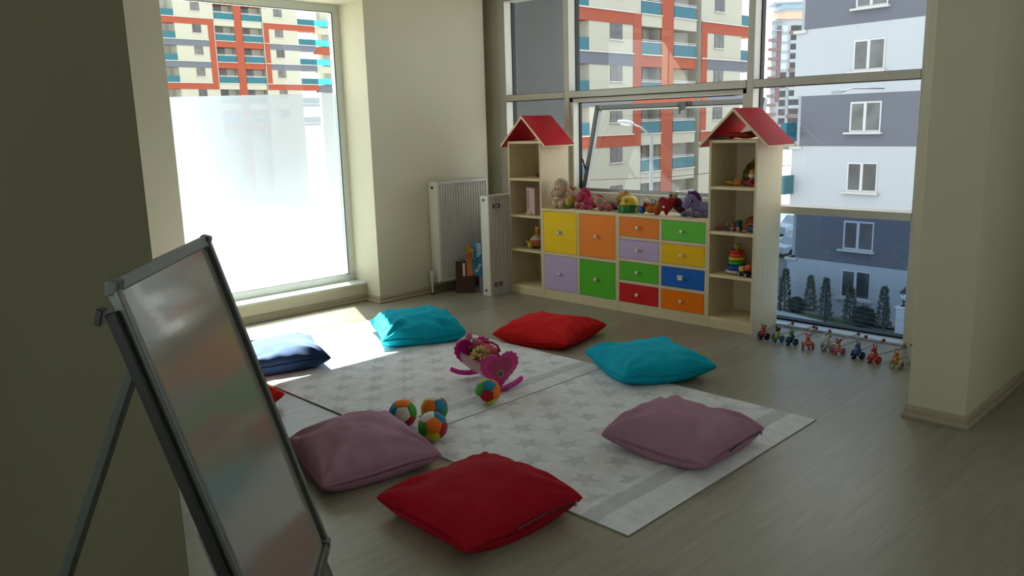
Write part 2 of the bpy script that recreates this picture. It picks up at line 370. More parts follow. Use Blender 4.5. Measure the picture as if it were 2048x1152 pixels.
# fixed frame of the vent bay
fr = MB(); a, b_ = bays[1]; zt, zb = 1.709, .80
fr.box((a, YF+.012, zt-.034), (b_, YG+.01, zt)).box((a, YF+.012, zb), (b_, YG-.03, zb+.10)).box((a, YF+.012, zb), (a+.036, YG+.01, zt)).box((b_-.036, YF+.012, zb), (b_, YG+.01, zt))
w2(fr, 'vent_frame', ALU, bevel=.003)
fr = MB(); e = .036
fr.box((a+e, YG-.03, zb+.045), (a+e+.008, YG, zt-.034)).box((a+e, YG-.03, zt-.042), (b_-e, YG, zt-.034))
w2(fr, 'gasket', GASK)
# tilted sash
sz0, sz1, sy0, sy1 = .862, 1.645, YG+.0, YG+.215
def sp(x, v, d=0):   # point on the sash plane, v 0..1 up, d outward
    n = Vector((0, sz1-sz0, -(sy1-sy0))).normalized()
    return Vector((x, sy0+(sy1-sy0)*v, sz0+(sz1-sz0)*v))+n*d
sh = MB(); xa, xb = a+.04, b_-.02
up = Vector((0, sz1-sz0, -(sy1-sy0))).normalized()
sh.beam(sp(xa, .045), sp(xb, .045), .045, .075, up=up).beam(sp(xa, .97), sp(xb, .97), .045, .05, up=up)
sh.beam(sp(xa+.022, 0), sp(xa+.022, 1), .045, .05, up=up).beam(sp(xb-.022, 0), sp(xb-.022, 1), .045, .05, up=up)
sash = w2(sh, 'vent_sash', mat('sash_grey', S('8a8d8b'), .4, metal=.5), bevel=.003)
gl = MB(); n = up
q = [sp(xa+.04, .05), sp(xb-.04, .05), sp(xb-.04, .95), sp(xa+.04, .95)]
gl.add([p for p in q]+[p+n*.008 for p in q], [(0,1,2,3),(7,6,5,4),(0,4,5,1),(1,5,6,2),(2,6,7,3),(3,7,4,0)])
loc(gl, O2).build('glass_pane', GLASSV, sash)
gk = MB()
for (p0, p1) in ((sp(xa+.046, .055, -.026), sp(xa+.046, .945, -.026)), (sp(xa+.046, .945, -.026), sp(xb-.046, .945, -.026)), (sp(xa+.046, .055, -.026), sp(xb-.046, .055, -.026))):
    gk.tube([p0, p1], .004, 6)
loc(gk, O2).build('gasket', GASK, sash)
hd = MB(); hx = -3.83
hd.cbox(sp(hx, .975, -.03), (.13, .02, .035)).cbox(sp(hx, .94, -.045), (.05, .025, .07)).cbox(sp(hx-.02, .90, -.045), (.022, .02, .06))
loc(hd, O2).build('handle', mat('handle_grey', S('6c6f6c'), .4, metal=.3), sash, bevel=.004)
w2(MB().tube([(a+.045, YG, 1.18), (a+.05, YG+.04, 1.08), (a+.06, YG+.03, .93)], .007, 8), 'stay_arm', GASK)
w2(MB().tube([(b_-.03, YG, 1.18), (b_-.04, YG+.04, 1.08), (b_-.05, YG+.03, .93)], .007, 8), 'stay_arm', GASK)
# ------------------------------------------------------------------ our own building outside the glazing
structure(MB().box((-6.30, 5.64, -9), (-5.698, 6.62, 2.94)).build('wall_outer_fin', mat('grey_render', (.087, .093, .095), .85, var=.04, vscale=3)), 'grey rendered fin outside the glazing')
structure(MB().box((-6.30, 5.92, 2.95), (4.6, 6.75, 3.25)).build('sun_block_slab', plain('8a8c8c', .8)), 'unseen grey slab added above the glazing to block sun')  # overhang added out of view to keep direct sun off the floor
structure(MB().box((-5.69, 5.66, -9), (4.6, 5.80, -.06)).box((-6.30, -3.9, -9), (-6.0, 5.66, -.3)).build('wall_outer_lower', plain('8a8c8c', .8)), 'grey outer wall of the storey below')
# ------------------------------------------------------------------ cabinets
YC, YCB = 5.07, 5.425
T = .018
def tower(x0, x1, shelves, label, roof_lab):
    t = thing('shelf_tower', label, 'shelf', ((x0+x1)/2, (YC+YCB)/2, 0))
    o = t.location
    def P(mb, n, m, **k): return loc(mb, o).build(n, m, t, **k)
    zt = 1.356
    P(MB().box((x0, YC, 0), (x0+T, YCB, zt)), 'side_panel', BIRCH, bevel=.001)
    P(MB().box((x1-T, YC, 0), (x1, YCB, zt)), 'side_panel', BIRCH, bevel=.001)
    P(MB().box((x0+T, YCB-.008, .06), (x1-T, YCB, zt)), 'back_panel', BIRCH)
    P(MB().box((x0+T, YC+.004, 0), (x1-T, YC+.02, .062)), 'plinth', BIRCH)
    for z in shelves: P(MB().box((x0+T, YC+.002, z-.021), (x1-T, YCB-.008, z)), 'shelf', EDGE, bevel=.001)
    cx = (x0+x1)/2+.012; pk = 1.572; hw = .272; ez = 1.318; th = .017
    for sgn in (-1, 1):
        a = Vector((cx, 0, pk)); e = Vector((cx+sgn*hw, 0, ez)); d = (e-a).normalized(); n = Vector((-d.z*sgn, 0, d.x*sgn))
        if n.z < 0: n = -n
        pts = [a, e, e-n*th, a-Vector((0, 0, th*1.4))]
        mb = MB(); vs = [Vector((p.x, YC-.035, p.z)) for p in pts]+[Vector((p.x, YCB-.01, p.z)) for p in pts]
        mb.add(vs, [(0,1,2,3)], 1); mb.add(vs, [(7,6,5,4)], 1); mb.add(vs, [(0,4,5,1)], 0); mb.add(vs, [(2,6,7,3)], 0); mb.add(vs, [(1,5,6,2)], 1)
        plabel(P(mb, 'roof_panel', [ROOF, EDGE]), 'red laminate roof slope with birch edge')
    return t
tower(-5.185, -4.787, [1.356, 1.036, .713, .407, .081], 'left birch house-shaped shelf tower with red roof, beside the radiators', '')
tower(-3.145, -2.770, [1.356, 1.031, .711, .399, .081], 'right birch house-shaped shelf tower with red roof, by the tinted glass', '')
KNOB = mat('knob_white', S('e4dccf'), .25, coat=.5)
def drawer_unit(x0, x1, cells, label):
    t = thing('drawer_cabinet', label, 'cabinet', ((x0+x1)/2, (YC+YCB)/2, 0)); o = t.location
    zt = .786
    c = MB().box((x0, YC, 0), (x0+.019, YCB, zt-.018)).box((x1-.019, YC, 0), (x1, YCB, zt-.018)).box((x0+.019, YCB-.008, 0), (x1-.019, YCB, zt-.018))
    xm = (x0+x1)/2; c.box((xm-.012, YC+.0004, .08), (xm+.012, YCB-.01, zt-.018)).box((x0+.019, YC+.003, 0), (x1-.019, YC+.02, .066))
    zs = sorted({z for r in cells for z in (r[2], r[3])})
    c.box((x0+.019, YC+.001, .064), (x1-.019, YCB-.01, .084))
    rows = sorted({r[2] for r in cells})
    for z in rows[1:]: c.box((x0+.019, YC+.001, z-.024), (x1-.019, YCB-.01, z))
    loc(c, o).build('carcass', BIRCH, t, bevel=.001)
    loc(MB().box((x0, YC-.001, zt-.018), (x1, YCB, zt)), o).build('top_panel', EDGE, t, bevel=.001)
    for (side, nm, z0, z1, h, sq) in cells:
        a, b_ = (x0+.019, xm-.012) if side == 0 else (xm+.012, x1-.019)
        g = .0025
        d = MB().box((a+g, YC-.001, z0+g), (b_-g, YC+.016, z1-g)).box((a+.012, YC+.016, z0+.012), (b_-.012, YCB-.03, z1-.03))
        dr = loc(d, o).build('drawer', mat('front_'+h, tuple(min(.95, c*1.45) for c in S(h)), .5, spec=.15), t, bevel=.0012); plabel(dr, nm+' laminate front')
        cx, cz = (a+b_)/2, (z0+z1)/2
        k = MB().lathe([(.004, 0), (.006, .010), (.007, .014), (.013, .017), (.0155, .022), (.0145, .028), (.009, .031), (.001, .032)], (cx, YC-.001, cz), 18, (PI/2, 0, 0))
        loc(k, o).build('knob', KNOB, dr, smooth=True)
        if sq:
            loc(MB().box((cx-.034+sq, YC-.0025, cz-.018), (cx+.018+sq, YC-.001, cz+.022)), o).build('sticker', plain('b9b9b4', .6), dr)
    return t
drawer_unit(-4.787, -3.966, [(0, 'yellow', .413, .768, 'd9ae12', .004), (0, 'lilac', .084, .389, 'a793b3', 0), (1, 'orange', .413, .768, 'd2752a', 0), (1, 'green', .084, .389, '4a9a26', 0)],
            'low birch cabinet with four large square coloured drawers')
drawer_unit(-3.966, -3.145, [(0, 'orange', .614, .768, 'cf7029', 0), (0, 'lilac', .438, .590, 'a592b3', .02), (0, 'green', .262, .414, '4a9a2a', 0), (0, 'red', .084, .238, 'b01d20', 0),
                             (1, 'green', .614, .768, '57a637', 0), (1, 'yellow', .438, .590, 'cfa114', 0), (1, 'blue', .262, .414, '1a55a3', -.012), (1, 'dark orange', .084, .238, 'd06606', 0)],
            'low birch cabinet with eight small coloured drawers in two columns')
# ------------------------------------------------------------------ radiators
RADM = mat('radiator_enamel', S('cfc9c0'), .35)
def panel_ribs(t, o, x, y0, y1, z0, z1, n, depth=.011):
    mb = MB(); w = (y1-y0)/n
    pts = []
    for i in range(n):
        a = y0+i*w
        pts += [(a, 0), (a+w*.30, 0), (a+w*.42, -depth), (a+w*.85, -depth), (a+w*.97, 0)]
    pts.append((y1, 0))
    vs = [(x+p[1], p[0], z0+(.02 if p[1] < 0 else 0)) for p in pts]+[(x+p[1], p[0], z1-(.02 if p[1] < 0 else 0)) for p in pts]
    k = len(pts); mb.add(vs, [(i, i+1, i+1+k, i+k) for i in range(k-1)])
    mb.box((x-.02, y0-.012, z0-.02), (x-.012, y1+.012, z1+.02)).box((x-.013, y0-.012, z1), (x+.001, y1+.012, z1+.02)).box((x-.013, y0-.012, z0-.02), (x+.001, y1+.012, z0))
    mb.box((x-.013, y0-.012, z0), (x+.001, y0, z1)).box((x-.013, y1, z0), (x+.001, y1+.012, z1))
    return loc(mb, o).build('front_panel', RADM, t)
t = thing('wall_radiator', 'white ribbed radiator hanging on the left wall on one pipe foot', 'radiator', (-5.67, 4.9, 0)); o = t.location
panel_ribs(t, o, -5.612, 4.612, 5.19, .135, .995, 19)
loc(MB().box((-5.735, 4.598, .105), (-5.625, 4.604, 1.02)), o).build('side_cover', plain('e0ddd2', .35), t, bevel=.002)
loc(MB().box((-5.735, 5.198, .105), (-5.625, 5.204, 1.02)), o).build('side_cover', RADM, t, bevel=.002)
gr = MB()
for i in range(22): gr.box((-5.73, 4.61+i*.0268, 1.005), (-5.632, 4.624+i*.0268, 1.016))
gr.box((-5.73, 4.604, .998), (-5.722, 5.198, 1.018)).box((-5.64, 4.604, .998), (-5.632, 5.198, 1.018))
loc(gr, o).build('top_grille', RADM, t)
loc(MB().box((-5.738, 4.62, .14), (-5.728, 5.18, .99)), o).build('rear_panel', RADM, t)
loc(MB().lathe([(.012, 0), (.012, .008), (.006, .010), (.005, .016)], (-5.68, 4.598, .965), 14, (PI/2, 0, 0)), o).build('vent_plug', BLACK, t, smooth='auto')
v = MB().cyl((-5.68, 4.60, .16), (-5.68, 4.548, .16), .011).cyl((-5.68, 4.548, .105), (-5.68, 4.548, .185), .017).cyl((-5.68, 4.548, .185), (-5.68, 4.548, .215), .021)
loc(v, o).build('valve', plain('d0ccc4', .4), t, smooth='auto')
loc(MB().cyl((-5.68, 4.548, .0), (-5.68, 4.548, .11), .008), o).build('pipe', WHITE, t, smooth='auto')
loc(MB().cyl((-5.68, 4.548, .0), (-5.68, 4.548, .012), .016), o).build('pipe_collar', BLACK, t, smooth='auto')
t = thing('spare_radiator', 'loose white radiator stood on end on the floor beside the left shelf tower', 'radiator', (-5.24, 5.0, 0)); o = t.location
RB = RADM
panel_ribs(t, o, -5.192, 4.835, 5.30, .02, .872, 10)
loc(MB().box((-5.294, 4.820, 0), (-5.196, 4.8245, .893)), o).build('side_cover', plain('e2dfd6', .35), t, bevel=.002)
loc(MB().box((-5.294, 5.31, 0), (-5.196, 5.315, .893)).box((-5.294, 4.8245, .888), (-5.204, 5.31, .893)).box((-5.294, 4.8245, 0), (-5.204, 5.31, .004)), o).build('casing', RADM, t)
loc(MB().box((-5.294, 4.83, .01), (-5.284, 5.31, .885)), o).build('rear_panel', RADM, t)
for z in (.855, .045):
    loc(MB().lathe([(.013, 0), (.013, .004), (.009, .005)], (-5.252, 4.820, z), 16, (PI/2, 0, 0)), o).build('port_hole', BLACK, t, smooth='auto')
    loc(MB().cyl((-5.25, 4.822, z-.004), (-5.25, 4.812, z-.004), .007), o).build('vent_plug', CHROME, t, smooth='auto')
for z in (.80, .095):
    q = MB(); ya, yb = 4.875, 4.955
    q.box((-5.193, ya, z-.017), (-5.183, yb, z-.012)).box((-5.193, ya, z+.012), (-5.183, yb, z+.017)).box((-5.193, ya, z-.012), (-5.183, ya+.006, z+.012)).box((-5.193, yb-.006, z-.012), (-5.183, yb, z+.012))
    bk = loc(q, o).build('bracket', plain('2b2420', .5), t)
    loc(MB().box((-5.194, ya+.006, z-.012), (-5.188, yb-.006, z+.012)), o).build('bracket_label', plain('b5aca0', .6), bk)
# boards and box leaning behind
def lean_board(name, label, cat, a, b_, z0, z1, lean, th, m, m2=None):
    """upright sheet standing on the floor from a to b (xy), leaning back"""
    A, B = Vector((*a, 0)), Vector((*b_, 0)); d = (B-A).normalized(); n = Vector((-d.y, d.x, 0)); L_ = (B-A).length
    if n.x > 0: n = -n
    up = Vector((n.x*lean, n.y*lean, 1)).normalized()
    mb = MB().prism([(0, 0), (L_, 0), (L_, z1-z0), (0, z1-z0)], (0, 0, 0), d, up, n*th)
    o_ = mb.build(name, m); o_.location = (A.x, A.y, z0+.001); tag(o_, label, cat); return o_, d, up, n
lean_board('cardboard_sheet', 'dark brown cardboard sheet leaning below the wall radiator', 'board', (-5.545, 4.715), (-5.425, 4.835), 0, .29, .12, .008, plain('4a3226', .9))
lean_board('foam_board', 'grey-white board standing under the picture box, against the spare radiator', 'board', (-5.40, 4.875), (-5.30, 5.02), 0, .17, .1, .008, plain('8d939b', .7))
# picture box
t = thing('picture_box', 'bright blue and orange children\'s game box wedged behind the spare radiator', 'box', (-5.487, 4.797, .155), math.atan2(.14, .13))
o_ = MB().box((0, 0, 0), (.235, .03, .30)).build('box_body', plain('3f7fb0', .4), t, bevel=.002)
q = MB().prism([(.002, .002), (.06, .002), (.045, .10), (.062, .22), (.038, .298), (.002, .298)], (0, -.0012, 0), (1, 0, 0), (0, 0, 1), (0, .001, 0))
plabel(q.build('cover_stripe', plain('d8731c', .4), t), 'orange cover area')
q = MB()
for (cx, cz, rr) in ((.03, .25, .024), (.056, .20, .018), (.028, .185, .02), (.03, .13, .02), (.056, .135, .012), (.06, .235, .010)):
    q.tube([(cx+rr*math.cos(2*PI*k/20), -.003, cz+rr*math.sin(2*PI*k/20)) for k in range(20)], .0045, 6, m=[0, 1, 2, 0, 3, 0][int(cx*1000+cz*1000) % 6], closed=True)
q.build('printed_rings', [plain('c02525', .4), plain('e9b21a', .4), plain('2f7dc0', .4), plain('5aa02a', .4)], t, smooth=True)
q = MB().prism([(.07, .03), (.10, .03), (.14, .10), (.125, .115), (.11, .10)], (0, -.0016, 0), (1, 0, 0), (0, 0, 1), (0, .001, 0)).prism([(.09, .298), (.14, .298), (.14, .20), (.10, .16)], (0, -.0014, 0), (1, 0, 0), (0, 0, 1), (0, .001, 0))
q.build('cover_highlight', plain('a9cfe0', .4), t)
cv = bpy.data.curves.new('cover_title', 'FONT'); cv.body = 'COCUKLAR'; cv.size = .042; cv.extrude = .0006
tmp = bpy.data.objects.new('tmp', cv); COL.objects.link(tmp)
bpy.context.view_layer.update()
me = bpy.data.meshes.new_from_object(tmp); bpy.data.objects.remove(tmp)
me.materials.clear(); me.materials.append(plain('16301c', .4))
ttl = bpy.data.objects.new('cover_title', me); COL.objects.link(ttl); ttl.parent = t
ttl.rotation_euler = (PI/2, PI/2, 0); ttl.location = (.082, -.002, .285)
o_, *_ = lean_board('white_booklet', 'small white booklet edge-on before the orange side of the game box', 'book', (-5.500, 4.765), (-5.486, 4.779), .12, .24, 0, .006, plain('e6d6cf', .6))
o_.location.z = .155; 
# ------------------------------------------------------------------ dome sensor high in the corner
t = thing('security_camera', 'small dark dome camera with white base high in the wall corner', 'camera', (-5.735, 5.30, 2.70), (0, PI/2, 0))
MB().lathe([(.05, 0), (.05, .018), (.042, .03)], n=24).build('base', WHITE, t, smooth='auto')
MB().ball((0, 0, .028), (.036, .036, .04)).build('dome', plain('15151a', .1), t, smooth=True)
# ------------------------------------------------------------------ rugs
def rug(name, label, quad, zt, m):
    n = 30; mb = MB(); P = [Vector((*q, 0)) for q in quad]
    cx = sum((p for p in P), Vector())/4
    def pt(u, v): return (P[0]*(1-u)+P[1]*u)*(1-v)+(P[3]*(1-u)+P[2]*u)*v
    top = [[pt(i/n, j/n) for j in range(n+1)] for i in range(n+1)]
    vs = []; 
    for i in range(n+1):
        for j in range(n+1):
            e = min(i, n-i, j, n-j)
            vs.append((top[i][j].x, top[i][j].y, zt-(.004 if e == 0 else 0)+.0012*noise.noise(top[i][j]*3)))
    fs = [(i*(n+1)+j, (i+1)*(n+1)+j, (i+1)*(n+1)+j+1, i*(n+1)+j+1) for i in range(n) for j in range(n)]
    mb.add(vs, fs, 0)
    per = [(i, 0) for i in range(n)]+[(n, j) for j in range(n)]+[(n-i, n) for i in range(n)]+[(0, n-j) for j in range(n)]
    k = len(per); a = [vs[i*(n+1)+j] for i, j in per]; bb = [(v[0], v[1], 0.0005) for v in a]
    mb.add(a+bb, [(i, (i+1) % k, (i+1) % k+k, i+k) for i in range(k)], 1)
    mb.add(bb, [tuple(range(k))], 1)
    return tag(mb.build(name, [m, mat('rug_edge', S('9a958b'), .9)], smooth=False), label, 'rug')
rug('star_rug', 'pale grey star-patterned rug farther from the viewer, under the doll cradle', [(-5.25, 2.215), (-3.042, 2.208), (-3.060, 3.788), (-5.28, 3.79)], .012, rug_mat('rug_far', 0, -3.20, .085, 1))
rug('star_rug', 'pale grey star-patterned rug nearer the viewer, under the mauve cushion', [(-3.038, 2.210), (-1.674, 2.203), (-1.694, 3.774), (-3.056, 3.782)], .010, rug_mat('rug_near', 0, -1.86, .085, 1))
# ------------------------------------------------------------------ cushions
def cushion(label, c, half, rot, color, h=.115, seed=0, zs=.06, lift=0.0, zipper=False, wr=1.0):
    t = thing('floor_cushion', label, 'cushion', (c[0], c[1], lift+.001), rot, 'square floor cushions set in a ring')
    n = 56; mb = MB(); rnd = random.Random(seed); ox = rnd.random()*20
    ph = [rnd.random()*6 for _ in range(8)]
    def base(u, v, side):
        k = .055
        x = u*half*(1-k*(1-v*v)); y = v*half*(1-k*(1-u*u))
        cr = abs(u*v)
        q = max(0, (1-u*u))*max(0, (1-v*v))
        pr = q**.37
        # pulled folds running in from the corners and the seams
        rr = math.hypot(abs(u)-1, abs(v)-1); an = math.atan2(1-abs(v), 1-abs(u)+1e-6)
        qi = (u > 0)*2+(v > 0)
        fold = .013*wr*math.sin(an*(7+qi)+ph[qi])*math.exp(-((rr-.42)/.33)**2)
        eu = .0065*wr*math.sin(17*u+ph[4])*math.exp(-((1-abs(v))/.22)**2)*(1-abs(u)**4)
        ev = .0065*wr*math.sin(15*v+ph[5])*math.exp(-((1-abs(u))/.22)**2)*(1-abs(v)**4)
        nn = noise.noise(Vector((u*1.6+ox, v*1.6, side)))*.018+noise.noise(Vector((u*4+ox, v*4, side*3)))*.006*wr
        zedge = zs+.004-.012*(1-cr)+.008*math.sin(3*u+ph[6])+.006*math.sin(3*v+ph[7])
        if side > 0: z = zedge+pr*(h*1.12+nn)+(fold+eu+ev)*(q**.3)
        else: z = max(zedge-pr*.11, 0)
        if abs(u) > .999 or abs(v) > .999: z = zedge
        return Vector((x, y, max(z, 0)))
    for side in (1, -1):
        vs = [base(-math.cos(PI*i/n) if True else 0, -math.cos(PI*j/n), side) for i in range(n+1) for j in range(n+1)]
        fs = [(i*(n+1)+j, (i+1)*(n+1)+j, (i+1)*(n+1)+j+1, i*(n+1)+j+1) for i in range(n) for j in range(n)]
        if side < 0: fs = [tuple(reversed(f_)) for f_ in fs]
        mb.add(vs, fs)
    cov = mb.build('cover', color, t, smooth=True)
    bm = bmesh.new(); bm.from_mesh(cov.data); bmesh.ops.remove_doubles(bm, verts=bm.verts, dist=1e-5); bm.to_mesh(cov.data); bm.free()
    # seam piping
    N_ = 40; ring = []
    for (fu, fv) in ((lambda s: s, lambda s: -1), (lambda s: 1, lambda s: s), (lambda s: -s, lambda s: 1), (lambda s: -1, lambda s: -s)):
        for i in range(N_): s_ = -math.cos(PI*i/N_); ring.append(base(fu(s_), fv(s_), 1))
    MB().tube(ring, .0022, 5, closed=True).build('seam', color, t, smooth=True)
    if zipper:
        a = base(.86, -1, 1); e = Vector((0, -1, 0)) 
        z = MB().tube([a+Vector((-.30, -.004, .0)), a+Vector((-.15, .012, -.003)), a+Vector((0, -.003, 0))], .003, 6)
        zz = z.build('zipper', BLACK, t)
        MB().cbox(a+Vector((0, -.008, -.006)), (.008, .004, .022)).build('zip_pull', CHROME, zz)
    return t
TURQ = fabric('turquoise_cloth', S('0ca8c2')); RED = fabric('red_cloth', (.56, .012, .012)); DRED = fabric('dark_red_cloth', (.36, .006, .014))
MAUVE = fabric('mauve_cloth', (.40, .215, .30)); NAVY = fabric('navy_cloth', S('26395a'))
cushion('navy blue cushion in the sun patch, half hidden by the whiteboard', (-4.69, 2.46), .275, math.radians(-19), NAVY, .10, 1, zipper=True, lift=.013)
cushion('turquoise cushion at the edge of the sun patch below the frosted window', (-4.56, 3.49), .295, math.radians(-27), TURQ, .125, 2, lift=.013, wr=2.3)
cushion('bright red cushion on the floor before the drawer cabinets', (-3.80, 4.09), .295, math.radians(12), RED, .10, 3)
cushion('turquoise cushion on the near rug\'s far corner, before the right tower', (-2.80, 3.88), .295, math.radians(-28), TURQ, .105, 4, lift=.010, wr=1.5)
cushion('mauve cushion lying on the near star rug at right', (-2.00, 3.05), .272, math.radians(93), MAUVE, .125, 5, lift=.010, zipper=True, wr=1.4)
cushion('dark red cushion, the nearest one, in the front of the ring', (-2.215, 1.955), .287, math.radians(87), DRED, .115, 6, wr=.8, zipper=True)
cushion('mauve cushion beside the whiteboard, partly behind its edge', (-2.985, 1.925), .275, math.radians(-12), MAUVE, .125, 7, wr=1.4)
cushion('red cushion almost hidden behind the whiteboard, only a corner showing', (-4.19, 1.765), .28, math.radians(13), RED, .10, 8)
# ------------------------------------------------------------------ soft balls
PHI = (1+5**.5)/2
def dodeca():
    c = []
    for s1 in (-1, 1):
        for s2 in (-1, 1):
            c += [Vector((0, s1, s2*PHI)).normalized(), Vector((s1, s2*PHI, 0)).normalized(), Vector((s2*PHI, 0, s1)).normalized()]
    return c
BALLM = [plain('e8730f', .8, bump=.2, bscale=300), plain('1c7f9e', .8), plain('a31018', .8), plain('3c9a2e', .8), plain('c9c628', .8), plain('d9d6ce', .8)]
def soft_ball(label, c, r, rot, cols):
    t = thing('soft_ball', label, 'ball', (c[0], c[1], c[2]), tuple(rot), 'patchwork soft balls on the rugs')
    cs = dodeca(); mb = MB()
    verts = [(a+b_+d).normalized() for i, a in enumerate(cs) for j, b_ in enumerate(cs) if j > i for k, d in enumerate(cs) if k > j
             if abs(a.dot(b_)-.4472) < .01 and abs(a.dot(d)-.4472) < .01 and abs(b_.dot(d)-.4472) < .01]
    for i, a in enumerate(cs):
        vs = sorted([v for v in verts if v.dot(a) > .75], key=lambda v: 0)
        ax = (vs[0]-a*vs[0].dot(a)).normalized(); ay = a.cross(ax)
        vs.sort(key=lambda v: math.atan2(v.dot(ay), v.dot(ax)))
        K = 7
        for q in range(5):
            p0, p1 = vs[q], vs[(q+1) % 5]; g = {}; L_ = []
            for u in range(K+1):
                for w_ in range(K+1-u):
                    s_, t_ = u/K, w_/K
                    p = (a*(1-s_-t_)+p0*s_+p1*t_).normalized()
                    e = s_+t_
                    g[(u, w_)] = len(L_); L_.append(p*r*(1-.055*max(0, (e-.72)/.28)**2))
            fs = []
            for u in range(K):
                for w_ in range(K-u):
                    fs.append((g[(u, w_)], g[(u+1, w_)], g[(u, w_+1)]))
                    if u+w_ < K-1: fs.append((g[(u+1, w_)], g[(u+1, w_+1)], g[(u, w_+1)]))
            mb.add(L_, fs, cols[i])
    o_ = mb.build('ball_cover', BALLM, t, smooth=True)
    bm = bmesh.new(); bm.from_mesh(o_.data); bmesh.ops.remove_doubles(bm, verts=bm.verts, dist=1e-5); bmesh.ops.recalc_face_normals(bm, faces=bm.faces); bm.to_mesh(o_.data); bm.free()
    d = Vector((-.72, -.5, -.45)).normalized()
    if True:
        R = Euler(tuple(rot)).to_matrix().inverted()
        dd = (R@d)
        side = dd.cross(Vector((0, 0, 1))).normalized()
        MB().beam(dd*r*.97, dd*(r+.025)+side*.004, .012, .0012).build('tag', plain('dedede', .6), t)
    return t
cs_ = dodeca()
def ball_cols(rot, view, wanted):
    """colour the panels so the ones turned to the viewer carry the wanted colours"""
    R = Euler(tuple(rot)).to_matrix(); r_, u_, f_ = view
    cols = [0]*12; idx = sorted(range(12), key=lambda i: (R@cs_[i]).dot(f_))
    base = [3, 4, 1, 5, 0, 2, 4, 3, 1, 5, 0, 2]
    for k, i in enumerate(range(12)): cols[i] = base[k]
    used = set()
    for (sx, sy, col) in wanted:
        tgt = (r_*sx+u_*sy-f_*math.sqrt(max(0, 1-sx*sx-sy*sy))).normalized()
        j = max((i for i in range(12) if i not in used), key=lambda i: (R@cs_[i]).dot(tgt)); used.add(j); cols[j] = col
    return cols
def face_rot(view, dirs):
    """rotation bringing one panel centre to dirs[0] and a neighbour towards dirs[1]"""
    r_, u_, f_ = view
    def W(sx, sy): return (r_*sx+u_*sy-f_*math.sqrt(max(0, 1-sx*sx-sy*sy))).normalized()
    a, b_ = W(*dirs[0]), W(*dirs[1])
    c0 = cs_[0]; c1 = max((c for c in cs_ if abs(c.dot(c0)-.4472) < .01), key=lambda c: c.x)
    def fr(p, q): z = p.normalized(); y = z.cross(q).normalized(); return Matrix((y.cross(z), y, z)).transposed()
    return (fr(a, b_)@fr(c0, c1).inverted()).to_euler()
VW = (cr, cu, cf)
for lab, c, r, d0, d1, want in (
    ('patchwork ball leaning on the pink cradle, dark red panel to the front', (-3.104, 2.835), .070, (-.05, -.35), (.1, .55), [(-.05, -.35, 2), (.1, .55, 1), (.75, -.1, 0), (-.75, .3, 3), (-.6, -.6, 5), (.5, -.8, 4), (0, .95, 4)]),
    ('patchwork ball behind the front pair, orange and blue panels up', (-3.105, 2.461), .070, (-.4, .35), (.45, .45), [(-.4, .35, 0), (.45, .45, 1), (.05, -.4, 2), (.8, -.3, 3), (-.85, -.35, 4), (0, .95, 5)]),
    ('patchwork ball in front of the three, orange panel over a yellow one', (-2.921, 2.300), .072, (.2, .2), (.1, -.7), [(.2, .2, 0), (.1, -.7, 4), (-.55, -.1, 3), (.9, -.1, 2), (-.3, .8, 5), (.7, .8, 1), (-.7, -.7, 1)]),
    ('patchwork ball half behind the mauve cushion, white panel facing out', (-3.175, 2.313), .071, (.1, .05), (0, .85), [(.1, .05, 5), (0, .85, 0), (-.75, .3, 1), (.8, .4, 3), (.5, -.65, 2), (-.4, -.8, 4)])):
    rt = face_rot(VW, (d0, d1)); soft_ball(lab, (c[0], c[1], r+.013), r, rt, ball_cols(rt, VW, want))
# ------------------------------------------------------------------ whiteboard easel
e1 = Vector((-0.77186654, 0.63578459, 0)); nF = Vector((.63578459, .77186654, 0)); th = math.radians(15.6)
e2 = nF*math.sin(th)+Vector((0, 0, -math.cos(th))); nB = e2.cross(e1); 
if nB.dot(nF) < 0: nB = -nB
TL = Vector((-1.50690, .475105, 1.24796)); BW, BH = .612, .905
ez_root = thing('whiteboard_easel', 'grey framed whiteboard on folding easel legs in the left foreground', 'whiteboard', (TL.x+e1.x*.3, TL.y+e1.y*.3, 0))
OE = ez_root.location
def bp(u, v, d=0): return TL+e1*u+e2*v+nB*d
FR = mat('easel_frame_grey', S('70756f'), .4, metal=.4); CAP = mat('easel_cap_grey', S('5c625c'), .5); DK = plain('14160f', .5)
def EB(mb, n, m, par=None, **k): return loc(mb, OE).build(n, m, par or ez_root, **k)
brd = MB().prism([(0.012, .012), (BW-.012, .012), (BW-.012, BH-.012), (.012, BH-.012)], TL-nB*.008, e1, e2, nB*.006)
EB(brd, 'writing_surface', mat('whiteboard_surface', S('908f86'), .12, coat=.2))
w_ = .026
for (p, q) in ((bp(0, w_/2), bp(BW, w_/2)), (bp(0, BH-w_/2), bp(BW, BH-w_/2))):
    EB(MB().beam(p, q, w_, .02, up=nB), 'frame_rail', FR, bevel=.003)
for u in (w_/2-.004, BW-w_/2+.004):
    EB(MB().beam(bp(u, .02), bp(u, BH-.02), .022, .022, up=nB), 'frame_rail', FR, bevel=.003)
for (u, v) in ((.014, .016), (BW-.014, .016), (.014, BH-.016), (BW-.014, BH-.016)):
    c = bp(u, v); R = Matrix((e1, e2, nB)).transposed().to_euler()
    EB(MB().cbox(c, (.032, .036, .025), tuple(R)), 'corner_cap', CAP, bevel=.006, seg=3)
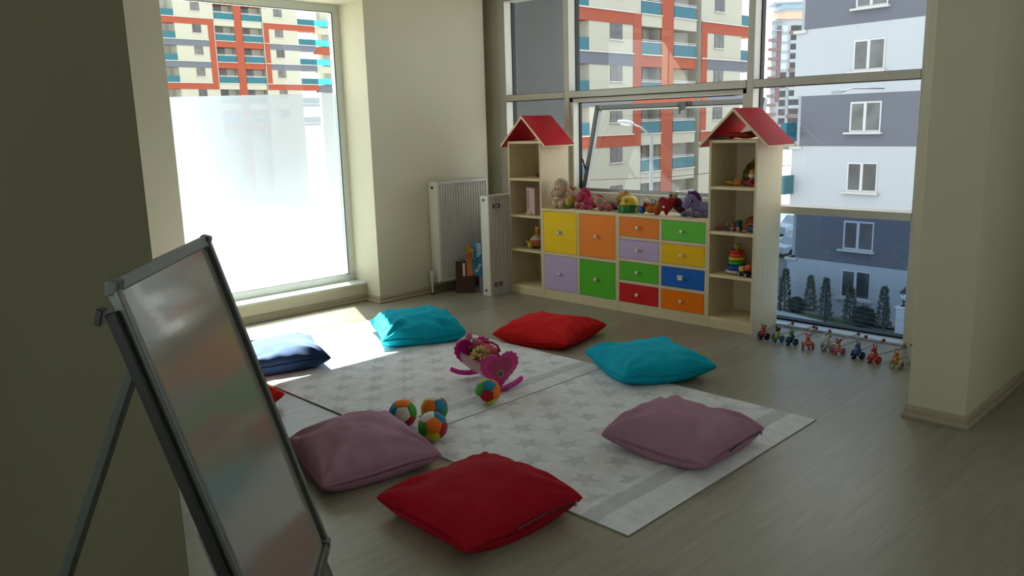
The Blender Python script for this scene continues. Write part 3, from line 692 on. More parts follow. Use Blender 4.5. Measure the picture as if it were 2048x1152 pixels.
# black channels along the outside of both uprights, then the legs running on to the floor
for u, s_ in ((-.012, 0), (BW+.010, 1)):
    EB(MB().beam(bp(u+.003, .055, -.012), bp(u+.003, BH-.03, -.012), .016, .02, up=nB), 'side_channel', DK, bevel=.002)
    L_ = (TL.z-.004)/math.cos(th)
    EB(MB().beam(bp(u+(.022 if s_ == 0 else -.022), .5, -.024), bp(u+(.022 if s_ == 0 else -.022), L_, -.024), .022, .02, up=nB), 'leg', FR, bevel=.003)
EB(MB().cbox(bp(-.012, .055, -.03), (.026, .03, .012), tuple(Matrix((e1, e2, nB)).transposed().to_euler())), 'hinge_clip', BLACK, bevel=.002)
hz = bp(.40, .02, -.03)
PHI_L = math.radians(23)
ft = hz+(Vector((0, 0, -1))*math.cos(PHI_L)-nF*math.sin(PHI_L))*((hz.z-.004)/math.cos(PHI_L))
EB(MB().beam(hz, ft, .045, .024, up=nF), 'leg', mat('rear_leg_grey', S('4a4f48'), .5), bevel=.004)
EB(MB().cbox((ft.x, ft.y, .014), (.045, .04, .026)), 'leg_tip', DK, bevel=.006)
# ------------------------------------------------------------------ figures from ellipsoids
def fig(name, label, cat, loc_, rot, parts, group=None, scale=1, vox=.004):
    """parts: (name, material, [shapes], parent_name|None, remesh) ; shape (c, r, rot) ellipsoid or ('tube', pts, r)"""
    t = thing(name, label, cat, loc_, rot, group, scale); made = {}
    for p in parts:
        nm, m, shapes = p[0], p[1], p[2]; par = p[3] if len(p) > 3 else None; rm = p[4] if len(p) > 4 else False
        mb = MB()
        for s_ in shapes:
            if s_[0] == 'tube': mb.tube(s_[1], s_[2], s_[3] if len(s_) > 3 else 10)
            elif s_[0] == 'box': mb.cbox(s_[1], s_[2], s_[3] if len(s_) > 3 else None)
            elif s_[0] == 'lathe': mb.lathe(s_[1], s_[2], 20, s_[3] if len(s_) > 3 else None)
            else: mb.ball(s_[0], s_[1], s_[2] if len(s_) > 2 else None)
        o_ = mb.build(nm, m, made.get(par, t), smooth='auto' if any(x[0] in ('box', 'lathe') for x in shapes) else True, remesh=vox if rm else 0)
        made.setdefault(nm, o_)
    return t
CT = .787
EYE = plain('0d0a10', .1)
# floppy-eared cream lamb, facing the viewer, sitting at the left
SKIN = plush('c9ab93'); WOOL = plush('b9ad98')
fig('plush_lamb', 'cream plush lamb with long floppy ears and rainbow wing, leftmost on the cabinet', 'soft toy', (-4.655, 5.20, CT), math.radians(20), [
    ('body', SKIN, [((.0, .03, .07), (.062, .06, .065)), ((.08, .04, .045), (.07, .055, .042))], None, True),
    ('head', SKIN, [((-.02, -.01, .155), (.057, .055, .062)), ((-.03, -.045, .128), (.04, .035, .036))], None, True),
    ('wool_cap', WOOL, [((-.015, .005, .212), (.058, .056, .04)), ((-.05, .0, .20), (.03, .03, .028)), ((.025, 0, .205), (.032, .035, .03)), ((-.01, -.02, .235), (.03, .03, .022))], None, True),
    ('ear', SKIN, [((-.085, .0, .13), (.022, .016, .046), (0, .35, 0))]),
    ('ear', SKIN, [((.062, -.01, .148), (.075, .017, .022), (0, .75, 0))]),
    ('ear_lining', plush('c98a78'), [((.058, -.022, .142), (.062, .01, .014), (0, .75, 0))]),
    ('eye', EYE, [((-.043, -.062, .160), (.006, .004, .007)), ((-.015, -.066, .163), (.006, .004, .007))], 'head'),
    ('leg', SKIN, [((-.045, -.045, .035), (.03, .034, .034)), ((-.065, -.02, .045), (.024, .03, .03))]),
    ('leg', SKIN, [((.005, -.05, .035), (.031, .034, .034))]),
    ('leg', SKIN, [((.135, -.01, .028), (.024, .034, .030))]),
    ('wing', mat('rainbow_orange', S('d07a20'), .9, sheen=.05), [((.095, .0, .115), (.062, .014, .022), (0, .65, 0))]),
    ('belly_patch', plush('b4a22a'), [((.068, -.035, .055), (.040, .03, .046))]),
    ('belly_patch', plush('c7a56c'), [((.062, -.058, .055), (.022, .014, .028))]),
    ('belly_patch', plush('5f9a2c'), [((.066, -.038, .018), (.036, .026, .018))]),
    ('wing', mat('wing_grey', S('a79f94'), .9, sheen=.05), [((.13, .015, .115), (.05, .03, .05), (0, .75, 0))]),
    ('wing_trim', mat('wing_yellow', S('b9b052'), .9), [((.142, .012, .152), (.052, .012, .011), (0, .62, 0))]),
    ('bow', plain('b3371c', .8), [((.095, .0, .162), (.016, .014, .012)), ((.08, .0, .168), (.012, .012, .01))]),
], vox=.005)
def pony(label, loc_, rot, body, mane, hoof, scale=1.0):
    B, Mn, Hf = plush(body), plush(mane), plush(hoof)
    return fig('plush_pony', label, 'soft toy', loc_, rot, [
        ('body', B, [((.075, .015, .055), (.085, .05, .052)), ((.03, .0, .075), (.04, .04, .05))], None, True),
        ('head', B, [((-.01, -.01, .115), (.048, .046, .048)), ((-.035, -.028, .085), (.034, .032, .032))], None, True),
        ('ear', B, [((-.022, 0, .165), (.010, .008, .022), (0, -.3, 0))]), ('ear', B, [((.018, .02, .165), (.010, .008, .022))]),
        ('mane', Mn, [((.0, .012, .160), (.03, .022, .022)), ((.022, .014, .145), (.03, .024, .03)), ((.040, .018, .12), (.024, .024, .034)), ((-.018, .0, .158), (.018, .018, .016)), ((.045, .015, .09), (.018, .02, .03))], None, True),
        ('tail', Mn, [((.15, .03, .10), (.036, .022, .030)), ((.165, .03, .075), (.024, .02, .034)), ((.13, .03, .115), (.024, .02, .018))], None, True),
        ('eye', EYE, [((.004, -.048, .115), (.012, .006, .013), (0, 0, .2))]), ('eye_glint', WHITE, [((.001, -.0545, .118), (.004, .002, .004))]),
        ('leg', B, [((-.028, -.04, .024), (.034, .026, .022)), ]), ('hoof', Hf, [((-.048, -.052, .021), (.022, .022, .020))]),
        ('leg', B, [((.045, -.05, .022), (.036, .024, .021))]), ('hoof', Hf, [((.018, -.062, .021), (.022, .022, .020))]),
        ('hoof', Hf, [((.10, -.045, .020), (.024, .02, .019))]),
    ], scale=scale, vox=.005)
pony('bright pink plush pony with shaggy mane, second from the left on the cabinet', (-4.445, 5.235, CT), math.radians(8), 'b8385c', 'b01f55', 'b85a70', .92)
pony('lilac plush pony with purple mane, rightmost toy on the cabinet', (-3.375, 5.22, CT), math.radians(20), '7e76a0', '5b2a66', '6d668c', 1.05)
# pink and tan lying soft toy
fig('plush_mouse', 'tan plush toy lying flat with two round pink feet towards the viewer', 'soft toy', (-4.222, 5.23, CT), math.radians(10), [
    ('body', plush('a58a70'), [((0, .02, .045), (.07, .05, .042)), ((-.05, .0, .065), (.04, .035, .045))], None, True),
    ('ear', plush('b79f87'), [((-.07, -.012, .085), (.03, .012, .034))]),
    ('foot', plush('b5566a'), [((.0, -.055, .028), (.032, .026, .028))]), ('foot', plush('b5566a'), [((.068, -.055, .028), (.034, .026, .028))]),
    ('arm', plush('b09a84'), [((.07, .02, .075), (.05, .02, .018), (0, .2, 0))]),
], vox=.005)
# blonde doll
HAIR = mat('yellow_yarn', S('c3a25a'), .95, sheen=.05, bump=.6, bscale=120)
dh = [('tube', [(.03+.012*math.cos(a), .0+.012*math.sin(a), .145), (.045+.022*math.cos(a), .022*math.sin(a), .128), (.052+.024*math.cos(a), .02*math.sin(a)-.004, .075)], .004, 6) for a in [i*.7 for i in range(9)]]
fig('rag_doll', 'blonde rag doll in pink dress slumped behind the yellow and green sorter', 'doll', (-4.095, 5.315, CT), math.radians(12), [
    ('body', plush('a5566a'), [((0, 0, .04), (.045, .035, .045)), ((-.03, -.03, .03), (.05, .025, .025)), ((.03, -.02, .03), (.05, .03, .03))], None, True),
    ('head', mat('doll_skin', S('c48a68'), .8), [((-.012, -.01, .105), (.036, .034, .037))]),
    ('hair', HAIR, [((-.012, .008, .118), (.042, .036, .036)), ((-.05, .005, .085), (.022, .02, .038), (0, .5, 0))], None, True),
    ('pigtail', HAIR, dh),
    ('hair_bow', plain('b3304a', .8), [((.03, -.01, .148), (.014, .008, .008))]),
    ('eye', EYE, [((-.026, -.043, .108), (.0035, .002, .0045)), ((.0, -.044, .110), (.0035, .002, .0045))], 'head'),
    ('arm', mat('doll_skin2', S('b97f6a'), .8), [((.045, -.04, .045), (.026, .014, .014))]),
    ('skirt', plush('6d3244'), [((-.055, -.035, .022), (.05, .03, .02))]),
], vox=.005)
# shape sorter dome
t = thing('shape_sorter', 'yellow dome shape sorter on a dark green base, middle of the cabinet', 'toy', (-3.965, 5.22, CT), math.radians(-10))
MB().lathe([(.088, 0), (.090, .008), (.084, .058), (.078, .062)], n=36).build('base', plain('12692a', .4), t, smooth='auto')
MB().lathe([(.076, .060), (.074, .085), (.064, .108), (.046, .124), (.020, .130), (.016, .137), (.001, .138)], n=36).build('dome', plain('d0b018', .4), t, smooth='auto')
def star2d(r1, r2, n=5, a0=PI/2): return [((r1 if i % 2 == 0 else r2)*math.cos(a0+PI*i/n), (r1 if i % 2 == 0 else r2)*math.sin(a0+PI*i/n)) for i in range(2*n)]
def on_dome(az, z, r, pts, th_, name, m):
    d = Vector((math.cos(az), math.sin(az), 0)); up = Vector((-d.x*.35, -d.y*.35, 1)).normalized(); sd = Vector((-d.y, d.x, 0)); n = sd.cross(up)
    if n.dot(d) < 0: n = -n
    MB().prism(pts, d*r+Vector((0, 0, z)), sd, up, n*th_).build(name, m, t)
on_dome(-2.0, .092, .071, star2d(.02, .01), .004, 'star_hole', plain('7a5a10', .6))
on_dome(-1.05, .095, .071, [(-.013, -.013), (.013, -.013), (.013, .013), (-.013, .013)], .004, 'square_hole', plain('8a6a14', .6))
for i, (dx, dz) in enumerate(((-.014, .042), (.014, .042))):
    az = -2.25
    d = Vector((math.cos(az), math.sin(az), 0)); sd = Vector((-d.y, d.x, 0)); c = d*.087+sd*dx+Vector((0, 0, dz))
    MB().tube([c+sd*.009*math.cos(k*PI/6)+Vector((0, 0, .009*math.sin(k*PI/6))) for k in range(12)], .0016, 5, closed=True).build('face_outline', plain('a9d8b0', .5), t)
az = -2.25; d = Vector((math.cos(az), math.sin(az), 0)); sd = Vector((-d.y, d.x, 0)); c = d*.0885+Vector((0, 0, .02))
MB().tube([c+sd*-.02+Vector((0,0,.004)), c+sd*-.01-Vector((0,0,.006)), c+sd*.01-Vector((0,0,.006)), c+sd*.02+Vector((0,0,.004))], .0016, 5).build('face_outline', plain('a9d8b0', .5), t)
# clown plush lying on its side
fig('plush_clown', 'orange, white and blue clown soft toy lying on its side beside the sorter', 'soft toy', (-3.762, 5.20, CT), math.radians(-8), [
    ('body', plush('b8672c'), [((.03, .0, .05), (.06, .042, .046)), ((.085, .01, .045), (.042, .038, .04))], None, True),
    ('hat', plush('c3bfb8'), [((-.05, .01, .085), (.045, .032, .042)), ((-.015, -.015, .085), (.035, .028, .03)), ((.06, -.01, .105), (.034, .026, .03))], None, True),
    ('leg', plush('1f5f96'), [((-.035, -.035, .030), (.036, .028, .028))]),
    ('hand', plush('b98a3a'), [((-.09, -.03, .022), (.022, .018, .02)), ((-.085, -.02, .045), (.014, .012, .018))], None, True),
    ('nose', plush('a8161c'), [((.008, -.045, .075), (.018, .012, .018))]),
    ('eye', EYE, [((.07, -.034, .112), (.004, .003, .006)), ((.072, -.036, .085), (.004, .003, .006))]),
    ('foot', plush('9a4420'), [((.115, -.02, .02), (.026, .024, .02))]),
], vox=.005)
# heart cushion with small bear
ht = []
for i in range(40):
    a = 2*PI*i/40; ht.append((16*math.sin(a)**3/16, (13*math.cos(a)-5*math.cos(2*a)-2*math.cos(3*a)-math.cos(4*a))/16))
HEARTS = [((x*.9+0, y)) for x, y in ht]
t = thing('heart_cushion', 'dark red heart soft toy held by a small cream bear on the cabinet', 'soft toy', (-3.575, 5.21, CT+.012), math.radians(-4))
hm = MB(); K = 7; Pn = 40
rings = []
for side in (-1, 1):
    for k in range(K+1):
        s_ = math.cos(k/K*PI/2); zz = math.sin(k/K*PI/2)
        rings.append([(p[0]*.086*s_, side*.034*zz-.03, .072+p[1]*.078*s_-.002) for p in HEARTS])
for a_ in (0, K+1):
    vs = [v for r_ in rings[a_:a_+K+1] for v in r_]
    hm.add(vs, [(i*Pn+j, i*Pn+(j+1) % Pn, (i+1)*Pn+(j+1) % Pn, (i+1)*Pn+j) for i in range(K) for j in range(Pn)])
ho = hm.build('heart', plush('8c1420'), t, smooth=True)
MB().ball((.0, -.066, .055), (.013, .005, .009)).build('emblem', WHITE, t, smooth=True)
MB().ball((.02, .03, .125), (.034, .03, .032)).ball((-.005, .03, .152), (.012, .008, .012)).ball((.045, .03, .150), (.012, .008, .012)).build('bear_head', plush('a99270'), t, smooth=True)
MB().ball((.015, .0, .138), (.014, .006, .01)).build('bear_nose', plush('6b2a20'), t, smooth=True)
MB().ball((.06, .03, .07), (.04, .035, .05)).ball((.10, .02, .03), (.035, .03, .028)).build('bear_body', plush('4a1418'), t, smooth=True)
# ------------------------------------------------------------------ left tower contents
t = thing('orange_figurine', 'small red-orange plastic figurine on the upper shelf of the left tower', 'toy', (-4.985, 5.25, 1.037))
MB().ball((0, 0, .014), (.026, .02, .014)).ball((.022, 0, .036), (.013, .012, .014)).ball((-.03, 0, .02), (.012, .01, .008)).build('body', plain('8f3a1e', .4), t, smooth=True)
MB().tube([(.02, 0, .045), (.03, 0, .062)], .004, 8).build('horn', plain('a5522a', .4), t, smooth=True)
t = thing('magazine_holder', 'pale pink plastic magazine holder on the left tower\'s middle shelf', 'box', (-5.000, 5.20, .714), math.radians(0))
PK = plain('c9a6a4', .45)
q = MB().prism([(0, 0), (.105, 0), (.105, .232), (-.0, .24), (.004, .03)], (-.03, -.07, 0), (1, 0, 0), (0, 0, 1), (0, .15, 0))
q.build('case', PK, t, bevel=.006)
q = MB()
for i in range(14): q.box((-.018, -.0725, .065+i*.011), (.008, -.069, .071+i*.011))
q.build('grille', plain('9a8280', .5), t)
MB().box((-.034, -.078, 0), (.03, -.066, .022)).build('foot', PK, t, bevel=.004)
MB().box((-.012, -.0735, .054), (.004, -.069, .058)).build('marking', BLACK, t)
t = thing('tea_set', 'orange and white toy teapot stacked with yellow cup and green plate, left tower', 'toy', (-4.985, 5.21, .408))
MB().lathe([(.05, 0), (.07, .004), (.072, .010), (.06, .008)], n=28).build('saucer', plain('1f7d62', .4), t, smooth='auto')
MB().lathe([(.045, .010), (.060, .02), (.066, .05), (.06, .075), (.058, .078)], n=28).build('pot_body', plain('b5561e', .35), t, smooth='auto')
MB().lathe([(.060, .078), (.058, .088), (.03, .108), (.010, .125), (.001, .128)], n=28).build('pot_lid', plain('c9bdb2', .35), t, smooth='auto')
MB().tube([(-.055, -.01, .035), (-.085, -.02, .045), (-.108, -.03, .062)], [.02, .017, .010], 12).build('spout', plain('b59a1a', .35), t, smooth='auto')
MB().lathe([(.022, 0), (.026, .006), (.028, .05), (.022, .052)], (-.008, -.075, .012), 20).build('small_cup', plain('c9a21a', .35), t, smooth='auto')
MB().lathe([(.018, 0), (.024, .02), (.027, .06), (.024, .062)], (.02, .0, .120), 20).build('tall_cup', plain('b86a16', .35), t, smooth='auto')
MB().lathe([(.030, 0), (.030, .015)], (.02, .0, .18), 20).build('cup_rim', plain('c7a81e', .35), t, smooth='auto')
MB().lathe([(.001, 0), (.05, .0), (.066, .008), (.068, .012), (.05, .006), (.001, .005)], (-.005, .06, .135), 30, (PI/2+.2, 0, 0)).build('plate', plain('8fa83a', .35), t, smooth='auto')
MB().lathe([(.001, .006), (.046, .007), (.046, .008)], (-.005, .058, .135), 30, (PI/2+.2, 0, 0)).build('plate_picture', plain('b9b4a8', .5), t, smooth='auto')
# ------------------------------------------------------------------ right tower contents
t = thing('folded_tent', 'flat orange and red folded cloth piece in the right tower attic', 'cloth', (-2.98, 5.17, 1.357))
MB().cbox((-.085, -.045, .011), (.12, .05, .016), (0, 0, .1)).build('grey_sleeve', plain('6a6155', .7), t, bevel=.004)
MB().tube([(-.05, -.03, .03), (.0, -.02, .032), (.06, .0, .026), (.12, .02, .02)], [.018, .02, .016, .008], 12).build('orange_roll', plain('a8361a', .7), t, smooth=True)
MB().ball((.06, .03, .028), (.09, .04, .024), (0, -.05, .1)).ball((.11, .05, .036), (.05, .03, .022), (0, -.3, 0)).build('red_cloth', fabric('attic_red', S('7a1d1d')), t, smooth=True)
MB().cbox((-.10, -.085, .004), (.10, .006, .006), (0, 0, .25)).build('dark_strip', BLACK, t)
t = thing('paper_sheet', 'white folded paper propped up behind the red cloth in the attic', 'paper', (-2.915, 5.28, 1.42))
MB().prism([(-.06, -.03), (.055, -.035), (.035, .035), (.015, .045)], (0, 0, 0), (1, 0, 0), (0, .2, 1), (0, .002, 0)).build('sheet', plain('c9c4ba', .7), t)
# second shelf
Z2 = 1.032
t = thing('toy_banana', 'yellow toy boat at the left end of the right tower\'s upper shelf', 'toy', (-3.045, 5.18, Z2), .1)
MB().ball((0, 0, .016), (.046, .02, .016)).build('hull', plain('a5781a', .45), t, smooth=True)
MB().ball((0, -.006, .022), (.036, .014, .013)).build('inset', plain('c79a12', .4), t, smooth=True)
t = thing('toy_lion', 'orange plastic animal train lying on the upper shelf of the right tower', 'toy', (-2.952, 5.19, Z2), .1)
MB().ball((-.02, -.02, .026), (.030, .026, .026)).ball((-.034, -.03, .048), (.009, .007, .009)).ball((-.002, -.03, .05), (.009, .007, .009)).build('head', plain('c07a26', .45), t, smooth=True)
MB().ball((-.030, -.044, .030), (.003, .003, .004)).ball((-.014, -.045, .032), (.003, .003, .004)).build('eye', EYE, t, smooth=True)
MB().ball((.03, .0, .022), (.03, .022, .022)).build('body', plain('7d3b3a', .45), t, smooth=True)
MB().ball((.062, .0, .024), (.018, .024, .024)).build('ring', plain('b5552a', .45), t, smooth=True)
t = thing('activity_board', 'olive green activity board with buttons leaning at the back of the upper shelf', 'toy', (-2.935, 5.355, Z2), .0)
q = [(-.11, 0), (.09, 0), (.10, .08), (.07, .15), (0, .175), (-.07, .155), (-.115, .09)]
MB().prism(q, (0, 0, .0), (1, 0, 0), (0, .18, 1), (0, .02, 0)).build('board', plain('6f6a2e', .45), t, bevel=.005)
for (x, z, h) in ((-.07, .125, '7a2c3a'), (-.03, .13, '6b5a2c'), (.01, .13, '3e6a2a'), (-.03, .07, '4a3f7a'), (.05, .12, '8a4a1c'), (-.075, .06, '8a8a3a')):
    MB().lathe([(.017, 0), (.017, .006), (.012, .012)], (x, -.002+.18*z, z), 16, (PI/2-.17, 0, 0)).build('button', plain(h, .4), t, smooth='auto')
MB().prism([(.03, .11), (.12, .08), (.13, .15), (.06, .14)], (0, -.014, 0), (1, 0, 0), (0, .18, 1), (0, .014, 0)).build('blue_flap', plain('1c6178', .45), t)
MB().prism([(-.06, .15), (.05, .155), (.03, .185), (-.03, .18)], (0, -.012, 0), (1, 0, 0), (0, .18, 1), (0, .012, 0)).build('yellow_arch', plain('8f7a1c', .45), t)
MB().prism([(.06, .155), (.12, .15), (.12, .19), (.08, .185)], (0, -.012, 0), (1, 0, 0), (0, .18, 1), (0, .012, 0)).build('red_corner', plain('6a1c1a', .45), t)
fig('clown_figure', 'standing toy figure with orange cap, white face and red legs on the upper shelf', 'toy', (-2.855, 5.16, Z2), .1, [
    ('legs', plain('b01820', .5), [((-.012, 0, .018), (.020, .018, .018)), ((.02, 0, .014), (.018, .014, .012))]),
    ('body', plain('7a3440', .6), [((0, 0, .045), (.018, .016, .018))]),
    ('head', plain('cfc4b8', .5), [((0, 0, .075), (.026, .024, .020))]),
    ('cap', plain('c07a1c', .5), [((.0, .0, .100), (.020, .02, .020)), ((.018, 0, .088), (.014, .014, .014))]),
    ('eye', EYE, [((.006, -.024, .076), (.003, .002, .003))]),
    ('arm', plain('27404a', .6), [((.032, .0, .045), (.022, .012, .014))])])
fig('green_frog', 'small green and red toy at the right end of the upper shelf', 'toy', (-2.815, 5.20, Z2), 0, [
    ('body', plain('3f6b34', .5), [((0, 0, .018), (.02, .02, .018))]), ('strap', plain('8c3030', .5), [((-.004, -.012, .036), (.016, .012, .010))])])
# third shelf
Z3 = .712
for (i, (h, dx, dz, a, nm)) in enumerate((('a4542c', 0, .006, .5, 'orange'), ('7a2f4a', .012, .013, .35, 'purple'), ('3f8f96', .032, .012, -.2, 'pale blue'))):
    t = thing('puzzle_piece', nm+' flat plastic puzzle piece lying on the middle shelf of the right tower', 'toy', (-3.09+dx, 5.14+.02*(i == 2), Z3+(.0 if i != 1 else .012)), a, None)
    MB().prism([(-.035, -.012), (.035, -.014), (.04, .012), (.01, .02), (-.03, .012)], (0, 0, 0), (1, 0, 0), (0, 1, 0), (0, 0, .010)).build('piece', plain(h, .45), t, bevel=.002)
t = thing('toy_peg', 'beige flower-shaped peg standing on the orange puzzle piece', 'toy', (-3.058, 5.18, Z3+.012))
MB().ball((0, 0, .02), (.024, .016, .020)).ball((-.02, 0, .036), (.01, .008, .008)).ball((.01, 0, .042), (.01, .008, .008)).build('peg', plain('8a8062', .5), t, smooth=True)
def small_doll(label, x, y, z, sk, hat, s_=1.0, rot=0):
    return fig('toy_doll', label, 'doll', (x, y, z), rot, [
        ('body', plain(sk, .6), [((0, 0, .020), (.022, .02, .020))]),
        ('head', plain(sk, .6), [((0, -.002, .045), (.019, .018, .014))]),
        ('cap', plain(hat, .6), [((0, .002, .060), (.022, .02, .012))])], scale=s_)
small_doll('brown-capped little toy doll beside the dark green one', -2.985, 5.15, Z3, '9a6048', '6e3a26')
small_doll('little toy doll with dark green hair on the middle shelf', -2.937, 5.14, Z3, '24403a', '14302c', 1.15)
t = thing('orange_ball', 'dull orange ball resting at the back of the middle shelf', 'ball', (-2.90, 5.27, Z3+.052)); MB().ball((0, 0, 0), .05).build('shell', plain('94441f', .5), t, smooth=True)
fig('toy_clown', 'blue-bodied toy with arched pink handle at the right of the middle shelf', 'toy', (-2.85, 5.15, Z3), 0, [
    ('body', plain('2a4a86', .5), [((.01, 0, .025), (.035, .022, .024))]),
    ('handle', plain('c25f45', .5), [('tube', [(-.04+.012*0, -.01, .012), (-.03, -.01, .045), (0, -.01, .062), (.03, -.01, .058), (.045, -.01, .04)], .006)]),
    ('wheel', plain('b98a80', .5), [((-.036, -.02, .012), (.012, .012, .012))]),
    ('side_block', plain('6a2a5a', .5), [((.03, .01, .012), (.02, .02, .012))])])
fig('toy_hand', 'small pink thumb-shaped peg standing before the green haired doll', 'toy', (-2.918, 5.10, Z3), 0, [('peg', plain('a8705a', .6), [((0, 0, .022), (.013, .012, .022))])])
# fourth shelf: ring stacker and mixer truck
Z4 = .400
t = thing('ring_stacker', 'stacking ring tower in rainbow colours on a white rocker base', 'toy', (-2.972, 5.185, Z4))
MB().lathe([(.03, 0), (.068, .010), (.080, .022), (.078, .028), (.02, .030)], n=36).build('base', plain('cfcac2', .35), t, smooth='auto')
MB().lathe([(.018, .028), (.014, .185), (.022, .19), (.022, .215), (.006, .222)], n=20).build('post', plain('b5921c', .4), t, smooth='auto')
z = .030
for (r_, h_, hx_) in ((.066, .038, '16369c'), (.063, .034, '14902c'), (.056, .028, 'c9b02a'), (.053, .032, 'e0421a'), (.051, .022, 'c01c22')):
    pr = [(.016, z+h_*.5)]+[(r_-h_*.5+h_*.5*math.sin(a), z+h_*.5-h_*.5*math.cos(a)) for a in [PI*k/10 for k in range(11)]]+[(.016, z+h_*.5)]
    MB().lathe(pr, n=36).build('ring', plain(hx_, .35), t, smooth=True); z += h_*.93
t = thing('toy_mixer_truck', 'small yellow and black toy mixer truck with orange drum and face', 'toy truck', (-2.864, 5.135, Z4), math.radians(-22))
YEL = plain('c9b060', .4)
MB().box((-.055, -.028, .016), (.06, .028, .030)).build('chassis', BLACK, t, bevel=.004)
MB().box((-.058, -.027, .030), (-.012, .027, .070)).build('cab', YEL, t, bevel=.010, seg=3)
MB().box((-.064, -.028, .012), (-.054, .028, .034)).build('bumper', plain('222222', .4), t, bevel=.003)
MB().lathe([(.014, -.035), (.026, -.01), (.027, .012), (.016, .034), (.002, .036)], (.022, 0, .064), 22, (0, PI/2-.35, 0)).build('drum', plain('cc4a14', .4), t, smooth='auto')
for (x, y) in ((-.035, -.03), (.035, -.03), (-.035, .03), (.035, .03)):
    wh = MB().cyl((x, y-.006, .014), (x, y+.006, .014), .0145).build('wheel', BLACK, t, smooth='auto')
    sg = -1 if y < 0 else 1
    MB().cyl((x, y+sg*.006, .014), (x, y+sg*.0075, .014), .008).build('hub', plain('c0b8ae', .4), wh)
for y in (-.012, .012):
    ew = MB().ball((-.058, y, .056), (.003, .008, .010)).build('eye', WHITE, t, smooth=True)
    MB().ball((-.061, y, .055), (.002, .0035, .005)).build('pupil', EYE, ew, smooth=True)
for k, (y, z) in enumerate(((-.016, .028), (0, .028), (.016, .028), (-.008, .020), (.008, .020))): MB().box((-.0655, y-.005, z-.0025), (-.0635, y+.005, z+.0025)).build('tooth', WHITE, t)
# ------------------------------------------------------------------ doll cradle
MAG = plain('cf1583', .25, coat=.4); MAGD = plain('a80d60', .3, coat=.3); PNK = mat('pink_wicker', S('c79aa8'), .7, bump=.6, bscale=220)
CA = Vector((-3.200, 3.015, .014)); CB_ = Vector((-3.53, 3.108, .014))     # axis: near heart -> far heart
ax = (CB_-CA); Lc = ax.length; ax.normalize()
yaw = math.atan2(ax.y, ax.x)
t = thing('doll_cradle', 'magenta doll cradle with heart-shaped ends and pink wicker sides', 'doll cradle', (CA.x, CA.y, .014), (0, math.radians(-2), yaw))
HP = []
for i in range(60):
    a = 2*PI*i/60; HP.append((16*math.sin(a)**3, 13*math.cos(a)-5*math.cos(2*a)-2*math.cos(3*a)-math.cos(4*a)))
def heart_end(x, face):
    S_ = .0069; zc = .138
    pts = [(p[0]*S_, p[1]*S_) for p in HP]
    hs = MB().prism(pts, (x-.006, 0, zc), (0, 1, 0), (0, 0, 1), (.012, 0, 0)).build('heart_end', MAG, t, bevel=.003)
    rim = MB().tube([(x, p[0]*1.03, zc+p[1]*1.03) for p in pts], .0065, 8, closed=True)
    for i in range(0, 60, 2): rim.ball((x, pts[i][0]*1.08, zc+pts[i][1]*1.08), .0068, n=8)
    rim.build('scalloped_rim', MAG, hs, smooth=True)
    sx = -1 if face < 0 else 1
    inner = [(p[0]*S_*.72, p[1]*S_*.70+.004) for p in HP]
    MB().prism(inner, (x+sx*.0062, 0, zc), (0, 1, 0), (0, 0, 1), (sx*.001, 0, 0)).build('inset', MAGD, hs)
    if face < 0:
        c = Vector((x-.009, .0, zc-.028))
        em = MB().ball(c, (.002, .013, .016)).build('emblem', plain('6a4a30', .4), hs, smooth=True)
        rg = MB()
        for k in range(12): rg.ball(c+Vector((0, .018*math.cos(k*PI/6), .021*math.sin(k*PI/6))), .0045, n=6)
        rg.build('emblem_beads', plain('c9b58a', .4), em, smooth=True)
    # shallow rocker under this end
    R0 = .26
    arc = [(x, R0*math.sin(a), .0135+R0*(1-math.cos(a))) for a in [(-.56+1.12*k/16) for k in range(17)]]
    rk = MB()
    for i in range(16): rk.beam(arc[i], arc[i+1], .026, .016, up=(1, 0, 0))
    rk.ball(arc[0], (.010, .015, .014), n=10).ball(arc[-1], (.010, .015, .014), n=10)
    for i in range(0, 17, 2): rk.ball((x, arc[i][1], arc[i][2]+.012), .0055, n=8)
    rk.build('rocker', plain('e21aa0', .25, coat=.4), t, smooth=True)
heart_end(.0, -1); heart_end(Lc, 1)
bs = MB(); K = 18
def trough(a, r): return (r*math.sin(a)*1.0, .142-r*math.cos(a)*1.05)
outer = [trough(-1.70+3.4*k/K, .086) for k in range(K+1)]; inner = [trough(1.70-3.4*k/K, .079) for k in range(K+1)]
bs.prism(outer+inner, (.006, 0, 0), (0, 1, 0), (0, 0, 1), (Lc-.012, 0, 0))
bk = bs.build('basket', PNK, t)
sl_ = MB()
for k in range(1, 22):
    x = .006+(Lc-.012)*k/22
    sl_.tube([(x, *trough(-1.70+3.4*j/16, .087)) for j in range(17)], .0020, 5)
for j in range(1, 16):
    p = trough(-1.70+3.4*j/16, .087); sl_.tube([(.006, *p), (Lc-.006, *p)], .0016, 4)
sl_.build('weave', plain('dcb7bf', .5), bk)
for sg in (-1, 1):
    p = trough(sg*1.70, .083)
    rp = MB().tube([(.006+(Lc-.012)*j/40, p[0]+.002*math.sin(j*1.6), p[1]+.004+.002*math.cos(j*1.6)) for j in range(41)], .005, 6)
    rp.build('rim_braid', plain('a53458', .5), bk, smooth=True)
DC = (.17, .025, .168)
